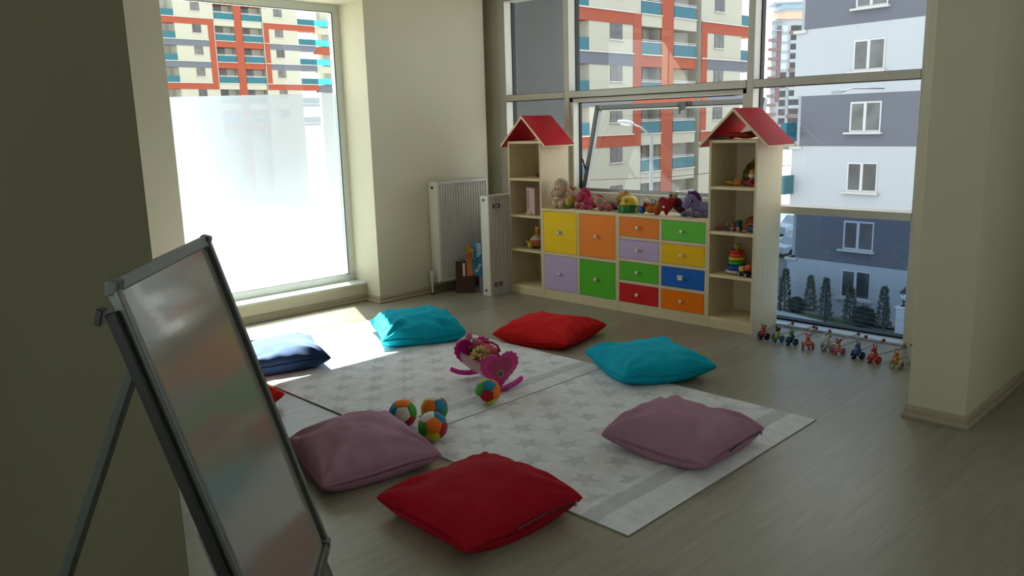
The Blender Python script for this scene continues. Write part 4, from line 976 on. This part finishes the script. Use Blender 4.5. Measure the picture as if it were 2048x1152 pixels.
d3 = fig('yarn_doll', 'rag doll with yellow yarn hair and pink dress lying in the cradle', 'doll', (CA.x, CA.y, .014), yaw, [
    ('head', mat('doll_skin', S('c48a68'), .8), [(DC, (.038, .036, .034))]),
    ('dress', mat('pink_cloth', S('c04a60'), .9, bump=.6, bscale=90), [((.20, -.035, .185), (.075, .045, .040)), ((.25, -.01, .20), (.045, .045, .03)), ((.15, -.045, .19), (.05, .028, .03))], None, True),
    ('frill', plain('a02a50', .9), [('tube', [(.10, -.06, .205), (.15, -.07, .225), (.20, -.065, .232), (.25, -.05, .23), (.28, -.02, .222)], .007)]),
    ('arm', mat('doll_pale', S('b98e74'), .8), [((.265, .02, .245), (.018, .016, .016))]),
    ('hand', plain('d87a90', .8), [((.31, .035, .262), (.026, .022, .027))]),
    ('bonnet_lining', plain('c05a70', .8), [((.265, .005, .232), (.04, .03, .018))]),
    ('eye', EYE, [((.145, .058, .172), (.004, .003, .004)), ((.165, .060, .176), (.004, .003, .004))], 'head'),
    ('foot', plain('2a1518', .5), [((.255, .045, .20), (.022, .02, .016))]),
], vox=.005)
hr = MB(); rnd = random.Random(3)
for k in range(120):
    a = rnd.random()*2*PI; el = rnd.uniform(-.1, 1.45)
    d = Vector((math.cos(a)*math.cos(el), math.sin(a)*math.cos(el), math.sin(el)))
    c = Vector(DC); side = Vector((rnd.uniform(-.3, .3), rnd.uniform(-.3, .3), 0)); ln = rnd.uniform(.026, .046)
    p0 = c+d*.032; p1 = c+d*(.032+ln*.6)+side*.01; p2 = c+d*(.032+ln)+side*.02-Vector((0, 0, ln*.25))
    hr.tube([p0, p1, p2], .0036, 6)
hr.build('yarn_hair', mat('pale_yarn', S('d9cf7e'), .9), d3, smooth=True)
# ------------------------------------------------------------------ pull-along toys
def push_toy(kind, x, y, kx, ky, c_body, c_wheel, c_head, c_ear, c_mid, label, rot=0.0, tail=None):
    t = thing('push_along_toy', label, 'toy', (x, y, 0), rot, 'push-along animal toys on wooden rods')
    W_ = plain(c_wheel, .35, coat=.3)
    s_ = 1.0
    for sg in (-1, 1):
        wh = MB().cyl((sg*.030-.006*sg, .0, .024), (sg*.030+.008*sg, .0, .024), .024, 20).build('wheel', W_, t, smooth='auto', bevel=.002)
        MB().cyl((sg*.038, 0, .024), (sg*.0405, 0, .024), .011, 14).build('hub', plain(c_mid, .4), wh, smooth='auto')
    fw = MB().cyl((-.006, -.035, .013), (.006, -.035, .013), .013, 16).build('front_wheel', W_, t, smooth='auto')
    MB().ball((0, -.006, .036), (.019, .030, .022)).ball((0, .006, .055), (.015, .015, .018)).build('body', plain(c_body, .35, coat=.3), t, smooth=True)
    MB().ball((0, -.026, .040), (.010, .010, .010)).tube([(-.018, -.012, .062), (-.010, -.018, .05)], .004, 8).tube([(.018, -.012, .062), (.010, -.018, .05)], .004, 8).build('front_fork', plain(c_mid, .4), t, smooth=True)
    hd_ = MB().ball((.0, -.004, .084), (.016, .016, .015)).ball((0, -.018, .079), (.010, .010, .008)).build('head', plain(c_head, .35, coat=.3), t, smooth=True)
    er = MB()
    if kind == 'long': er.ball((-.010, .0, .106), (.004, .004, .014)).ball((.012, .0, .106), (.004, .004, .014), (0, .4, 0))
    elif kind == 'horn': er.tube([(-.008, 0, .096), (-.012, 0, .108)], [.004, .002], 8).tube([(.008, 0, .096), (.012, 0, .108)], [.004, .002], 8)
    else: er.ball((-.014, .0, .097), .0065, n=10).ball((.015, .0, .096), .0065, n=10)
    er.build('ear', plain(c_ear, .4), hd_, smooth=True)
    MB().ball((-.006, -.017, .088), .0022, n=8).ball((.006, -.017, .088), .0022, n=8).build('eye', EYE, hd_, smooth=True)
    if tail: MB().ball((-.022, .018, .062), (.006, .006, .014), (0, -.3, 0)).build('tail', plain(tail, .4), t, smooth=True)
    # rod from the body back to the ball grip lying by the glazing
    R = Matrix.Rotation(-rot, 3, 'Z'); g = R@Vector((kx-x, ky-y, 0)); gz = .030
    MB().cyl((0, .012, .045), (g.x, g.y, gz), .0035, 10).build('rod', mat('rod_wood', S('a3805e'), .5), t, smooth='auto')
    dd = (Vector((g.x, g.y, gz))-Vector((0, .012, .045))).normalized()
    MB().ball((g.x, g.y, gz), .0125).build('grip', plain('7a1420', .3, coat=.4), t, smooth=True)
    return t
push_toy('round', -2.653, 5.02, -2.652, 5.44, '9e1f22', '0d0f0d', 'b0522c', '181210', '8c1c1c', 'red push-along toy with black wheels, first from the shelf tower', -.2, 'a02a20')
push_toy('round', -2.552, 5.03, -2.492, 5.44, 'a9a318', '165a73', '15201c', '0d1212', '3a7a9a', 'yellow-green push-along toy with blue wheels and black ears', -.15)
push_toy('horn', -2.441, 5.005, -2.462, 5.415, '0f3a22', '143a5a', '3d8058', '1f5a36', '1a4a70', 'dark green push-along toy with blue wheels', -.25, '14301e')
push_toy('round', -2.318, 4.985, -2.356, 5.395, 'b0382c', 'b04a52', 'c05a58', '8c2a2a', 'c09a3a', 'salmon pink push-along toy tipped over to one side', .6)
push_toy('round', -2.205, 5.03, -2.175, 5.44, 'b5b0a6', '8a8d84', 'c6c0b8', '0f0f12', '9a9c92', 'white and black spotted push-along toy with grey wheels', -.2, 'a5a89a')
push_toy('round', -2.115, 4.985, -2.108, 5.40, 'b9a08c', 'b0506a', 'a8583a', '2a1c18', 'a33a4a', 'pink-wheeled push-along toy with a round dial on its front', -.1)
push_toy('horn', -1.985, 4.975, -1.985, 5.385, '1c4c86', '0c0e12', '3a5a80', '14161c', '1c4480', 'blue push-along toy with black wheels and curled horns', -.3, '1c4c86')
push_toy('long', -1.872, 4.945, -1.80, 5.36, 'b83a14', 'a81a20', 'a01c20', '8c1a1a', 'c05a1c', 'orange-red push-along toy with bright red wheels', -.45, 'a01c1c')
push_toy('long', -1.735, 4.93, -1.66, 5.36, 'b8a01c', 'a9a596', 'c0701c', 'c2801c', 'a01c1c', 'yellow push-along toy with white wheels beside the wall end', -.2, 'a3281a')
q = MB().prism([(0, 0), (.012, 0), (.012, .10), (0, .115)], (0, 0, 0), (0, 1, 0), (0, 0, 1), (.09, 0, 0)).build('power_adapter', plain('b5b5a6', .4), bevel=.003)
q.location = (-1.725, 5.06, .001); q.rotation_euler = (0, 0, -.3); tag(q, 'small white plastic panel standing by the wall end near the last push toy', 'panel')
# dial on toy number six
# ------------------------------------------------------------------ outside
GZ = -8.9
ASPH = mat('asphalt', (.114, .120, .122), .9, var=.08, vscale=.4, bump=.2, bscale=20)
structure(MB().box((-400, 5.9, GZ-.5), (120, 600, GZ)).box((-400, -200, GZ-.5), (-6.3, 5.9, GZ)).build('floor_street', ASPH), 'grey street and pavement far below')
CREAM = mat('cream_render', (.342, .328, .270), .9, var=.02, vscale=.3); BRICK = mat('terracotta_render', (.254, .048, .023), .9); GREYB = mat('blue_grey_render', (.100, .105, .130), .9)
WHT = mat('white_render', (.327, .347, .371), .9, var=.02, vscale=.3); SLAB = mat('white_slab', (.407, .397, .371), .8)
TEAL = mat('teal_rail_glass', (.025, .107, .141), .35, spec=.15); DARKW = mat('dark_window', (.040, .041, .045), .15, var=.5, vscale=.7); CURT = mat('curtain_window', (.087, .089, .087), .5, var=.35, vscale=1.3)
FRM = mat('brown_window_frame', S('5a4a48'), .5); WFRM = mat('white_window_frame', (.407, .413, .429), .4); RECC = mat('recess_render', (.342, .328, .296), .9)
def apartment(X, s, Ts, z_lo, z_hi, label, deco):
    """block whose street face lies in the plane x = X and runs along +Y; s: measured stations"""
    Yc = (s['L0']+s['R1'])/2
    t = thing('apartment_block', label, 'building', (X, Yc, GZ), 0, 'twin cream and terracotta blocks'); o = Vector((X, Yc, GZ))
    def A(mb, n, m, par=t, **k): return loc(mb, o).build(n, m, par, **k)
    D = 13
    A(MB().box((X-D, s['L1'], GZ), (X, s['c0'], z_hi)), 'wall', CREAM)
    A(MB().box((X-D, s['c2b'], GZ), (X, s['R1'], z_hi)), 'wall', CREAM)
    A(MB().box((X-D, s['c0'], GZ), (X-1.25, s['c2b'], z_hi)), 'recess_wall', RECC)
    A(MB().box((X-D+2, s['L0'], GZ), (X-2.2, s['L1'], z_hi)), 'wall', RECC)
    A(MB().box((X-.12, s['r0'], GZ), (X+.02, s['r1'], z_hi)), 'pilaster', BRICK)
    A(MB().box((X-1.25, s['r0']+.05, GZ), (X-.12, s['r1']-.05, z_hi)), 'partition_wall', RECC)
    k0 = math.floor((z_lo-Ts)/3.03); k1 = math.ceil((z_hi-Ts)/3.03)
    for k in range(k0, k1+1):
        z = Ts+3.03*k
        if z > z_hi-1: break
        kk = k % 4     # 0: frame top, -1/-2: inside, -3: frame bottom
        side = BRICK if kk in (0, 1) else GREYB
        if k > 0 and k % 4 in (2, 3): side = None
        if k in (1, 5): side = None
        if k < -3: side = None
        mid = CREAM if kk in (0, 1) and k != 1 else BRICK
        for (a, b_) in ((s['L0'], s['v0']), (s['v1b'], s['R2'])):
            if side is not None:
                bd = A(MB().box((X-1.2 if a == s['L0'] else X-1.6, a, z-.85), (X+.05, b_, z)), 'band', side)
                A(MB().box((X-1.2, a, z), (X+.14, b_, z+.1)), 'ledge', SLAB, bd)
            else:
                A(MB().box((X-1.6, s['R1'], z-.3), (X+.05, s['R2'], z)), 'balcony_slab', SLAB)
        for (a, b_) in ((s['c0'], s['r0']), (s['r1'], s['c2'])):
            bd = A(MB().box((X-1.25, a, z-.85), (X+.04, b_, z)), 'balcony_beam', mid)
            A(MB().box((X-1.25, a, z), (X+.14, b_, z+.09)), 'ledge', SLAB, bd)
            rl = A(MB().box((X-.03, a+.08, z+.12), (X+.02, b_-.08, z+.95)), 'railing_glass', TEAL)
            A(MB().box((X-.05, a+.03, z+1.0), (X+.06, b_-.03, z+1.06)).box((X-.05, a+.03, z+1.14), (X+.06, b_-.03, z+1.18)), 'handrail', WFRM, rl)
            dw = A(MB().box((X-1.26, a+.35, z+.1), (X-1.20, a+1.85, z+2.25)), 'balcony_door', FRM)
            A(MB().box((X-1.20, a+.43, z+.16), (X-1.18, a+1.06, z+2.15)).box((X-1.20, a+1.16, z+.16), (X-1.18, a+1.77, z+2.15)), 'door_glass', CURT if k % 2 else DARKW, dw)
        for (wa, wb) in (s['wl'], s['wr']):
            fr_ = A(MB().box((X-.02, wa, z+1.0), (X+.03, wb, z+2.25)), 'window', FRM)
            m_ = (wa+wb)/2
            A(MB().box((X+.03, wa+.07, z+1.06), (X+.04, m_-.05, z+2.18)).box((X+.03, m_+.05, z+1.06), (X+.04, wb-.07, z+2.18)), 'pane', CURT if (k+int(wa)) % 3 else DARKW, fr_)
            A(MB().box((X-.02, wa-.1, z+.92), (X+.14, wb+.1, z+1.0)), 'window_sill', SLAB, fr_)
        for (a, b_) in ((s['L0'], s['L1']), (s['R1'], s['R2'])):
            A(MB().box((X-.03, a+.05, z+.12), (X+.02, b_-.03, z+1.0)).box((X-1.5, b_-.06, z+.12) if b_ == s['R2'] else (X-1.5, a, z+.12), (X, b_-.02, z+1.0) if b_ == s['R2'] else (X, a+.04, z+1.0)), 'railing_glass', TEAL)
    # terracotta frames: vertical strips
    for j in range(-1, 3):
        zt = Ts+3.03*4*j; zb = zt-3.03*3-.85
        if j == -1: continue
        if zt-10 > z_hi: break
        A(MB().box((X-.1, s['v0'], zb), (X+.06, s['v1'], min(zt, z_hi))), 'frame_strip', BRICK)
        A(MB().box((X-.1, s['v2'], zb), (X+.06, s['v3'], min(zt, z_hi))), 'frame_strip', BRICK)
    A(MB().box((X-D, s['L0'], z_hi), (X+.4, s['R2'], z_hi+.4)), 'roof', SLAB)
    return t, A
sA = dict(L0=48.0, L1=50.33, v0=55.17, v1=56.05, c0=56.2, r0=59.25, r1=60.5, c2=63.7, c2b=63.85, v1b=64.0, v2=64.0, v3=64.8, R1=69.8, R2=72.9, wl=(52.85, 54.15), wr=(65.85, 67.25))
apartment(-118, sA, 17.70, 5, 27, 'cream and terracotta apartment block seen through the frosted window\'s clear top', 0)
sB = dict(L0=44.5, L1=46.86, v0=52.1, v1=53.1, c0=53.1, r0=55.80, r1=57.45, c2=60.75, c2b=61.5, v1b=61.55, v2=61.55, v3=62.45, R1=68.1, R2=70.3, wl=(49.25, 50.75), wr=(63.6, 65.15))
apartment(-39.2, sB, 9.55, -8, 32, 'cream and terracotta apartment block filling the open vent and middle glazing', 0)
# second block peeping out right of the far one
t = thing('apartment_wing', 'narrow cream wing with bright teal balconies right of the far apartment block', 'building', (-119, 76, GZ)); oW = Vector((-119, 76, GZ))
loc(MB().box((-120.2, 74.7, GZ), (-119, 79, 27)), oW).build('wall', CREAM, t)
for k, z in enumerate((23.6, 17.75, 14.7, 11.7, 8.7)):
    loc(MB().box((-119, 73.0, z-1.2), (-118.2, 76.6, z-.1)), oW).build('band', [CREAM, CREAM, BRICK, CREAM, GREYB][k], t)
    loc(MB().box((-118.4, 72.9, z), (-118.0, 76.5, z+.95)), oW).build('railing_glass', mat('bright_teal', S('2fa3c4'), .25), t)
# white and grey block
dR = Vector((.99527622, -.09708371, 0)); nR = Vector((.09708371, .99527622, 0)); DR = 39.8
t = thing('white_grey_block', 'white and blue-grey banded apartment block with white windows behind the right glazing', 'building', (nR.x*DR+dR.x*-15, nR.y*DR+dR.y*-15, GZ), math.atan2(dR.y, dR.x))
# local x along facade (0 at s=-15), local y = depth away, z up from ground
def RR(mb, n, m, par=t, **k): mb.v = [(v[0]+15, v[1], v[2]-GZ) for v in mb.v]; return mb.build(n, m, par, **k)
bands = [(-8.9, -6.1, WHT), (-6.1, -3.48, GREYB), (-3.48, -.05, WHT), (-.05, 2.56, GREYB), (2.56, 5.93, WHT), (5.93, 8.7, GREYB), (8.7, 14, WHT)]
for (z0, z1, m) in bands:
    xl = -24.95 if m is WHT else -24.5
    RR(MB().box((xl, 0, z0), (-6, 9, z1)), 'wall_band', m)
    if m is WHT: RR(MB().box((xl-.12, -.1, z1-.16), (xl+.6, 8, z1)), 'ledge', SLAB)
RR(MB().box((-25.6, 1.5, -8.9), (-24.5, 8, 14)), 'side_wall', mat('side_teal_grey', S('9aa0a6'), .9))
for k in range(-4, 3):
    z = 3.66+3.0*k
    if k == -4: z = -7.9
    x0_, x1_ = -21.72, -20.10
    fr_ = RR(MB().box((x0_, -.03, z), (x1_, .06, z+1.5)).box((x0_+.72, -.05, z), (x0_+.86, -.01, z+1.5)), 'window', WFRM)
    RR(MB().box((x0_+.10, -.045, z+.10), (x0_+.72, -.03, z+1.4)).box((x0_+.88, -.045, z+.10), (x1_-.08, -.03, z+1.42)), 'pane', CURT if k > -2 else DARKW, fr_)
    RR(MB().box((x0_-.22, -.22, z-.10), (x1_+.12, .02, z)), 'window_sill', SLAB, fr_)
for zz in (-2.6, .2):
    RR(MB().box((-25.1, -.9, zz), (-24.75, .1, zz+1.0)), 'railing_glass', TEAL)
# wall lamp on the block
t2 = thing('wall_street_lamp', 'grey street lamp head reaching out before the white band of the block', 'street lamp', (-16.92, 38.3, 2.6))
MB().ball((0, 0, 0), (.34, .16, .09), (0, -.08, 0)).build('lamp_head', plain('7f858c', .4), t2, smooth=True)
MB().ball((-.02, 0, -.05), (.24, .12, .06)).build('lens', plain('b8c0c6', .2), t2, smooth=True)
MB().tube([(.28, 0, .03), (.6, .2, .12), (.9, 3.1, .14)], .03, 8).build('arm', plain('6c7076', .4), t2, smooth=True)
# far brown and white tower
fw_c = Vector((-136.8, 259.5)); fdir = Vector((.70, .71)); fang = math.atan2(.71, .70)
t = thing('distant_tower', 'distant white and brown high-rise with stacked balconies at the glazing\'s edge', 'building', (-134.5, 261.0, GZ), math.radians(45))
BRN = plain('7a6466', .9)
MB().box((-4.0, 0, 0), (7.5, 14, 42)).build('wall', WHT, t)
MB().box((-2.6, -.6, 42), (7.0, 12, 44.6)).build('penthouse', plain('d8a894', .9), t)
MB().box((-1.8, -1, 44.6), (8, 12, 45.0)).build('roof', plain('8f9ca6', .9), t)
MB().box((-4.6, -2.2, 46.8), (8, 10, 47.3)).build('roof', plain('8f9ca6', .9), t)
MB().box((-.8, .1, 44.9), (8, 9, 46.9)).build('roof_room', plain('a9bfcc', .4), t)
for z in (44.6, 41.6, 38.6): MB().box((-4.4, -1.4, z-.3), (-.5, 1, z)).build('open_slab', plain('8f9ca6', .9), t)
MB().box((-3.6, -1.1, 34), (-3.4, -.9, 46.8)).build('post', plain('8f9ca6', .9), t)
for k in range(13):
    z = 38.6-3*k
    if z < 1: break
    MB().box((-5.6, -1.6, z-3.6), (-2.3, .5, z-2.7)).build('balcony_band', BRN, t)
    fr_ = MB().box((-1.0, -.12, z-.6), (1.2, .02, z+1.5)).build('window', WFRM if k < 5 else plain('5c5a60', .5), t)
    MB().box((-.8, -.16, z-.45), (1.0, -.11, z+1.35)).build('pane', plain('a9bcc6', .2) if k < 5 else DARKW, fr_)
    MB().box((1.8, -1.2, z-1.3), (6.8, .3, z-.4)).build('balcony_band', BRN if k in (0, 4, 9) else WHT, t)
    MB().box((2.2, -.1, z-.2), (6.3, .02, z+1.4)).build('balcony_window', DARKW, t)
MB().box((-2.2, -.3, 15.5), (-1.0, .0, 40)).box((-1.2, -.3, 25.0), (-1.0, 0, 40)).build('brown_strip', BRN, t)
# ------------------------------------------------------------------ street things
SL = Vector((-14.46, 20.13))
t = thing('street_lamp', 'grey street lamp on a tall pole in front of the middle glazing\'s apartment block', 'street lamp', (SL.x, SL.y, GZ))
PG = plain('6c7277', .6)
MB().tube([(0, 0, 0), (0, 0, 1.15-GZ)], [.09, .050], 14).build('pole', PG, t, smooth='auto')
MB().tube([(0, 0, 1.05-GZ), (-.25, -.20, 1.32-GZ), (-.42, -.34, 1.40-GZ)], .028, 10).build('arm', PG, t, smooth=True)
MB().ball((-.60, -.46, 1.47-GZ), (.26, .11, .075), (0, .16, math.atan2(-.3, -.4)+PI)).build('lamp_head', plain('8d9194', .5), t, smooth=True)
MB().ball((-.61, -.47, 1.435-GZ), (.19, .085, .05), (0, .16, math.atan2(-.3, -.4)+PI)).build('lens', plain('dfe3e6', .15), t, smooth=True)
MB().cyl((0, 0, 0), (0, 0, .25), .16).build('pole_base', PG, t, smooth='auto')
cb_ = MB().tube([(-39.15, 45.14, -2.64), (-30, 43.6, -2.05), (-20.95, 41.9, -1.06)], .022, 6).build('overhead_cable', plain('4a2a30', .8), smooth=True); tag(cb_, 'thin dark red cable strung between the apartment blocks, seen through the open vent', 'cable')
# garden strip along the white block
cA, cB2 = Vector((-20.9, 40.1, GZ)), Vector((-13.2, 37.72, GZ)); cdv = (cB2-cA).normalized(); cn = Vector((-cdv.y, cdv.x, 0))
if cn.y < 0: cn = -cn
kb = MB().beam(cA-cdv*6+Vector((0, 0, .08)), cB2+cdv*8+Vector((0, 0, .08)), .35, .2).build('trim_3', plain('a9abab', .85)); structure(kb, 'pale concrete kerb along the garden strip')
gs = MB().prism([(4, 0), (13.6, 0), (13.6, 1.35), (4, 1.35)], cA-cdv*6+cn*.2+Vector((0, 0, .02)), cdv, cn, (0, 0, .08)).build('garden_grass', mat('lawn', S('3c5a2c'), .95, var=.3, vscale=3, bump=1, bscale=60)); tag(gs, 'green lawn strip between the kerb and the white block', 'grass', kind='stuff')
structure(MB().prism([(0, 0), (21, 0), (21, 1.2), (0, 1.2)], (nR*(DR-1.2)+dR*-26)+Vector((0, 0, GZ+.1)), dR, nR, (0, 0, .12)).build('trim_4', plain('9c8f88', .9)), 'paved strip at the foot of the white block')
def leafy(name, label, cat, loc_, prof, n, leafc, trunk=True, seed=1, lf=.11, group=None):
    t = thing(name, label, cat, loc_, 0, group); rnd = random.Random(seed); mb = MB()
    for i in range(n):
        z = rnd.random(); h, r = prof(z); a = rnd.random()*2*PI; rr = r*math.sqrt(rnd.uniform(.35, 1))
        c = Vector((rr*math.cos(a), rr*math.sin(a), h)); d = Vector((math.cos(a), math.sin(a), rnd.uniform(-.2, 1.1))).normalized()
        s_ = d.cross(Vector((rnd.uniform(-1, 1), rnd.uniform(-1, 1), rnd.uniform(-1, 1)))).normalized(); k = lf*rnd.uniform(.6, 1.2)
        mb.add([c, c+d*k*.5+s_*k*.22, c+d*k, c+d*k*.5-s_*k*.22], [(0, 1, 2, 3)])
    mb.build('foliage', mat('leaf_'+leafc, S(leafc), .8, var=.3, vscale=5), t)
    if trunk:
        hh = prof(.9)[0]; MB().tube([(0, 0, 0), (0, 0, hh)], [.04, .012], 8).build('trunk', plain('4a3c30', .9), t)
    else:
        MB().ball((0, 0, prof(.5)[0]), prof(.5)[1]*.8).build('core', mat('leaf_'+leafc, S(leafc), .8), t, smooth=True)
    return t
def cyp(Hh, R): return lambda z: (.15+z*Hh, R*(1-z)**.7*(.6+.4*math.sin(z*19)**2)+.02)
for i, (px_, Y_, h_, lab) in enumerate(((-20.3, 40.6, 2.1, 'dark young cypress farthest left beyond the tinted pane, by the shelf tower'), (-18.95, 40.75, 1.85, 'slim young cypress rising beside the left round bush beyond the tinted pane'),
        (-17.75, 39.95, 2.0, 'young pale cypress directly left of the middle fence post'), (-16.45, 39.9, 1.75, 'young cypress before the lowest white window of the block'), (-14.75, 39.7, 1.95, 'young cypress right of the big round bush, near the stone post'))):
    leafy('young_cypress', lab, 'tree', (px_, Y_, GZ+.1), cyp(h_, .33), 900, '2c4434' if i == 0 else '4d6250', True, i+1, .16, 'young cypresses in the garden strip')
def globe(R): return lambda z: (R*.95+R*.95*math.cos(PI*z), R*math.sin(PI*z)+.01)
leafy('round_bush', 'round dark clipped bush at the left of the garden strip', 'bush', (-19.6, 40.55, GZ+.1), globe(.40), 1500, '20301f', False, 11, .12)
leafy('round_bush', 'large round dark clipped bush in the middle of the garden lawn', 'bush', (-15.6, 39.55, GZ+.1), globe(.52), 1700, '1e2c1c', False, 12, .12)
# fence
fp = [(-20.24, 39.95, 1.85, 'left'), (-17.33, 39.05, 2.0, 'middle'), (-14.05, 38.05, 1.9, 'right')]
for (x, y, h_, nm) in fp:
    q = MB().box((-.045, -.045, 0), (.045, .045, h_)).box((-.055, -.055, h_), (.055, .055, h_+.05)).build('fence_post', plain('23262b', .6)); q.location = (x, y, GZ+.1); tag(q, 'dark metal fence post standing on the kerb, '+{'left': 'leftmost beside the dark cypress', 'middle': 'the one left of the lowest window', 'right': 'rightmost next to the stone post'}[nm], 'fence post')
for i in range(2):
    a, b_ = Vector(fp[i][:2]), Vector(fp[i+1][:2]); t = thing('wire_fence', ['wire mesh fence panel left of the middle fence post', 'wire mesh fence panel right of the middle fence post'][i], 'fence', (a.x, a.y, GZ+.1))
    d = Vector((b_.x-a.x, b_.y-a.y, 0)); mb = MB()
    for k in range(8): mb.tube([Vector((0, 0, .15+k*.23)), d+Vector((0, 0, .15+k*.23))], .006, 4)
    K = 26
    for k in range(1, K): mb.tube([d*(k/K)+Vector((0, 0, .1)), d*(k/K)+Vector((0, 0, 1.8))], .004, 4)
    mb.build('wire_mesh', plain('55585c', .5), t)
# stone post with lantern
t = thing('gate_pillar', 'grey stone-clad gate pillar carrying a lantern, at the far right of the pane', 'pillar', (-12.75, 38.0, GZ))
MB().box((-.68, -.35, 0), (.5, .35, 1.72)).build('pillar_body', mat('stone_cladding', S('a5a6ab'), .85, var=.06, vscale=2), t, bevel=.02)
MB().box((-.72, -.39, 1.72), (.54, .39, 1.80)).build('cap_stone', plain('b9babd', .8), t)
MB().box((-.683, -.353, .60), (.503, .353, .615)).box((-.683, -.353, 1.18), (.503, .353, 1.195)).build('joint', plain('7d7e82', .9), t)
t = thing('pillar_lantern', 'black lantern with white glass standing on the stone gate pillar', 'lantern', (-13.2, 37.9, GZ+1.80))
MB().lathe([(.16, 0), (.14, .03), (.05, .06), (.04, .22), (.09, .25), (.10, .28)], n=16).build('stand', plain('181a1e', .5), t, smooth='auto')
MB().lathe([(.10, .28), (.16, .42), (.15, .60)], n=8).build('glass', plain('a9b3ba', .2), t)
MB().lathe([(.20, .60), (.14, .70), (.03, .80), (.015, .90), (.001, .91)], n=16).build('lid', plain('181a1e', .5), t, smooth='auto')
for k in range(4): MB().cyl((.11*math.cos(k*PI/2), .11*math.sin(k*PI/2), .28), (.165*math.cos(k*PI/2), .165*math.sin(k*PI/2), .60), .012, 6).build('cage_bar', plain('181a1e', .5), t)
# vehicles
def van(label, x, y, rot, body, L_=4.8, Hh=1.9):
    t = thing('parked_van' if Hh > 1.7 else 'parked_car', label, 'van' if Hh > 1.7 else 'car', (x, y, GZ), rot)
    if Hh > 1.7: pr = [(0, .35), (L_, .35), (L_, Hh), (1.3, Hh), (.75, 1.25), (.05, 1.0)]
    else: pr = [(0, .3), (L_, .3), (L_, .95), (3.7, 1.0), (3.1, Hh), (1.5, Hh), (.95, .95), (.05, .8)]
    MB().prism(pr, (0, -.85, 0), (1, 0, 0), (0, 0, 1), (0, 1.7, 0)).build('body', plain(body, .3, coat=.5), t, bevel=.08, seg=3)
    wn = [(.95, 1.2), (1.4, Hh-.12), (2.2, Hh-.12), (2.2, 1.2)] if Hh > 1.7 else [(1.1, .98), (1.6, Hh-.1), (3.0, Hh-.1), (3.5, .98)]
    MB().prism(wn, (0, -.87, 0), (1, 0, 0), (0, 0, 1), (0, 1.74, 0)).build('window', plain('1e2428', .1), t)
    for x_ in (.85, L_-.9):
        for sy_ in (-.86, .70): MB().cyl((x_, sy_, .33), (x_, sy_+.16, .33), .33).build('wheel', BLACK, t, smooth='auto')
van('white delivery van parked beyond the left end of the tinted pane', -33.9, 66.2, math.radians(62), 'e4e6e8')
van('silver car parked lower down, left of the white block\'s corner', -30.6, 60.2, math.radians(70), 'c6c9cc', 4.2, 1.45)
van('pale parked car beside the silver one at the street edge', -29.3, 56.8, math.radians(70), 'b0b6ba', 4.2, 1.45)
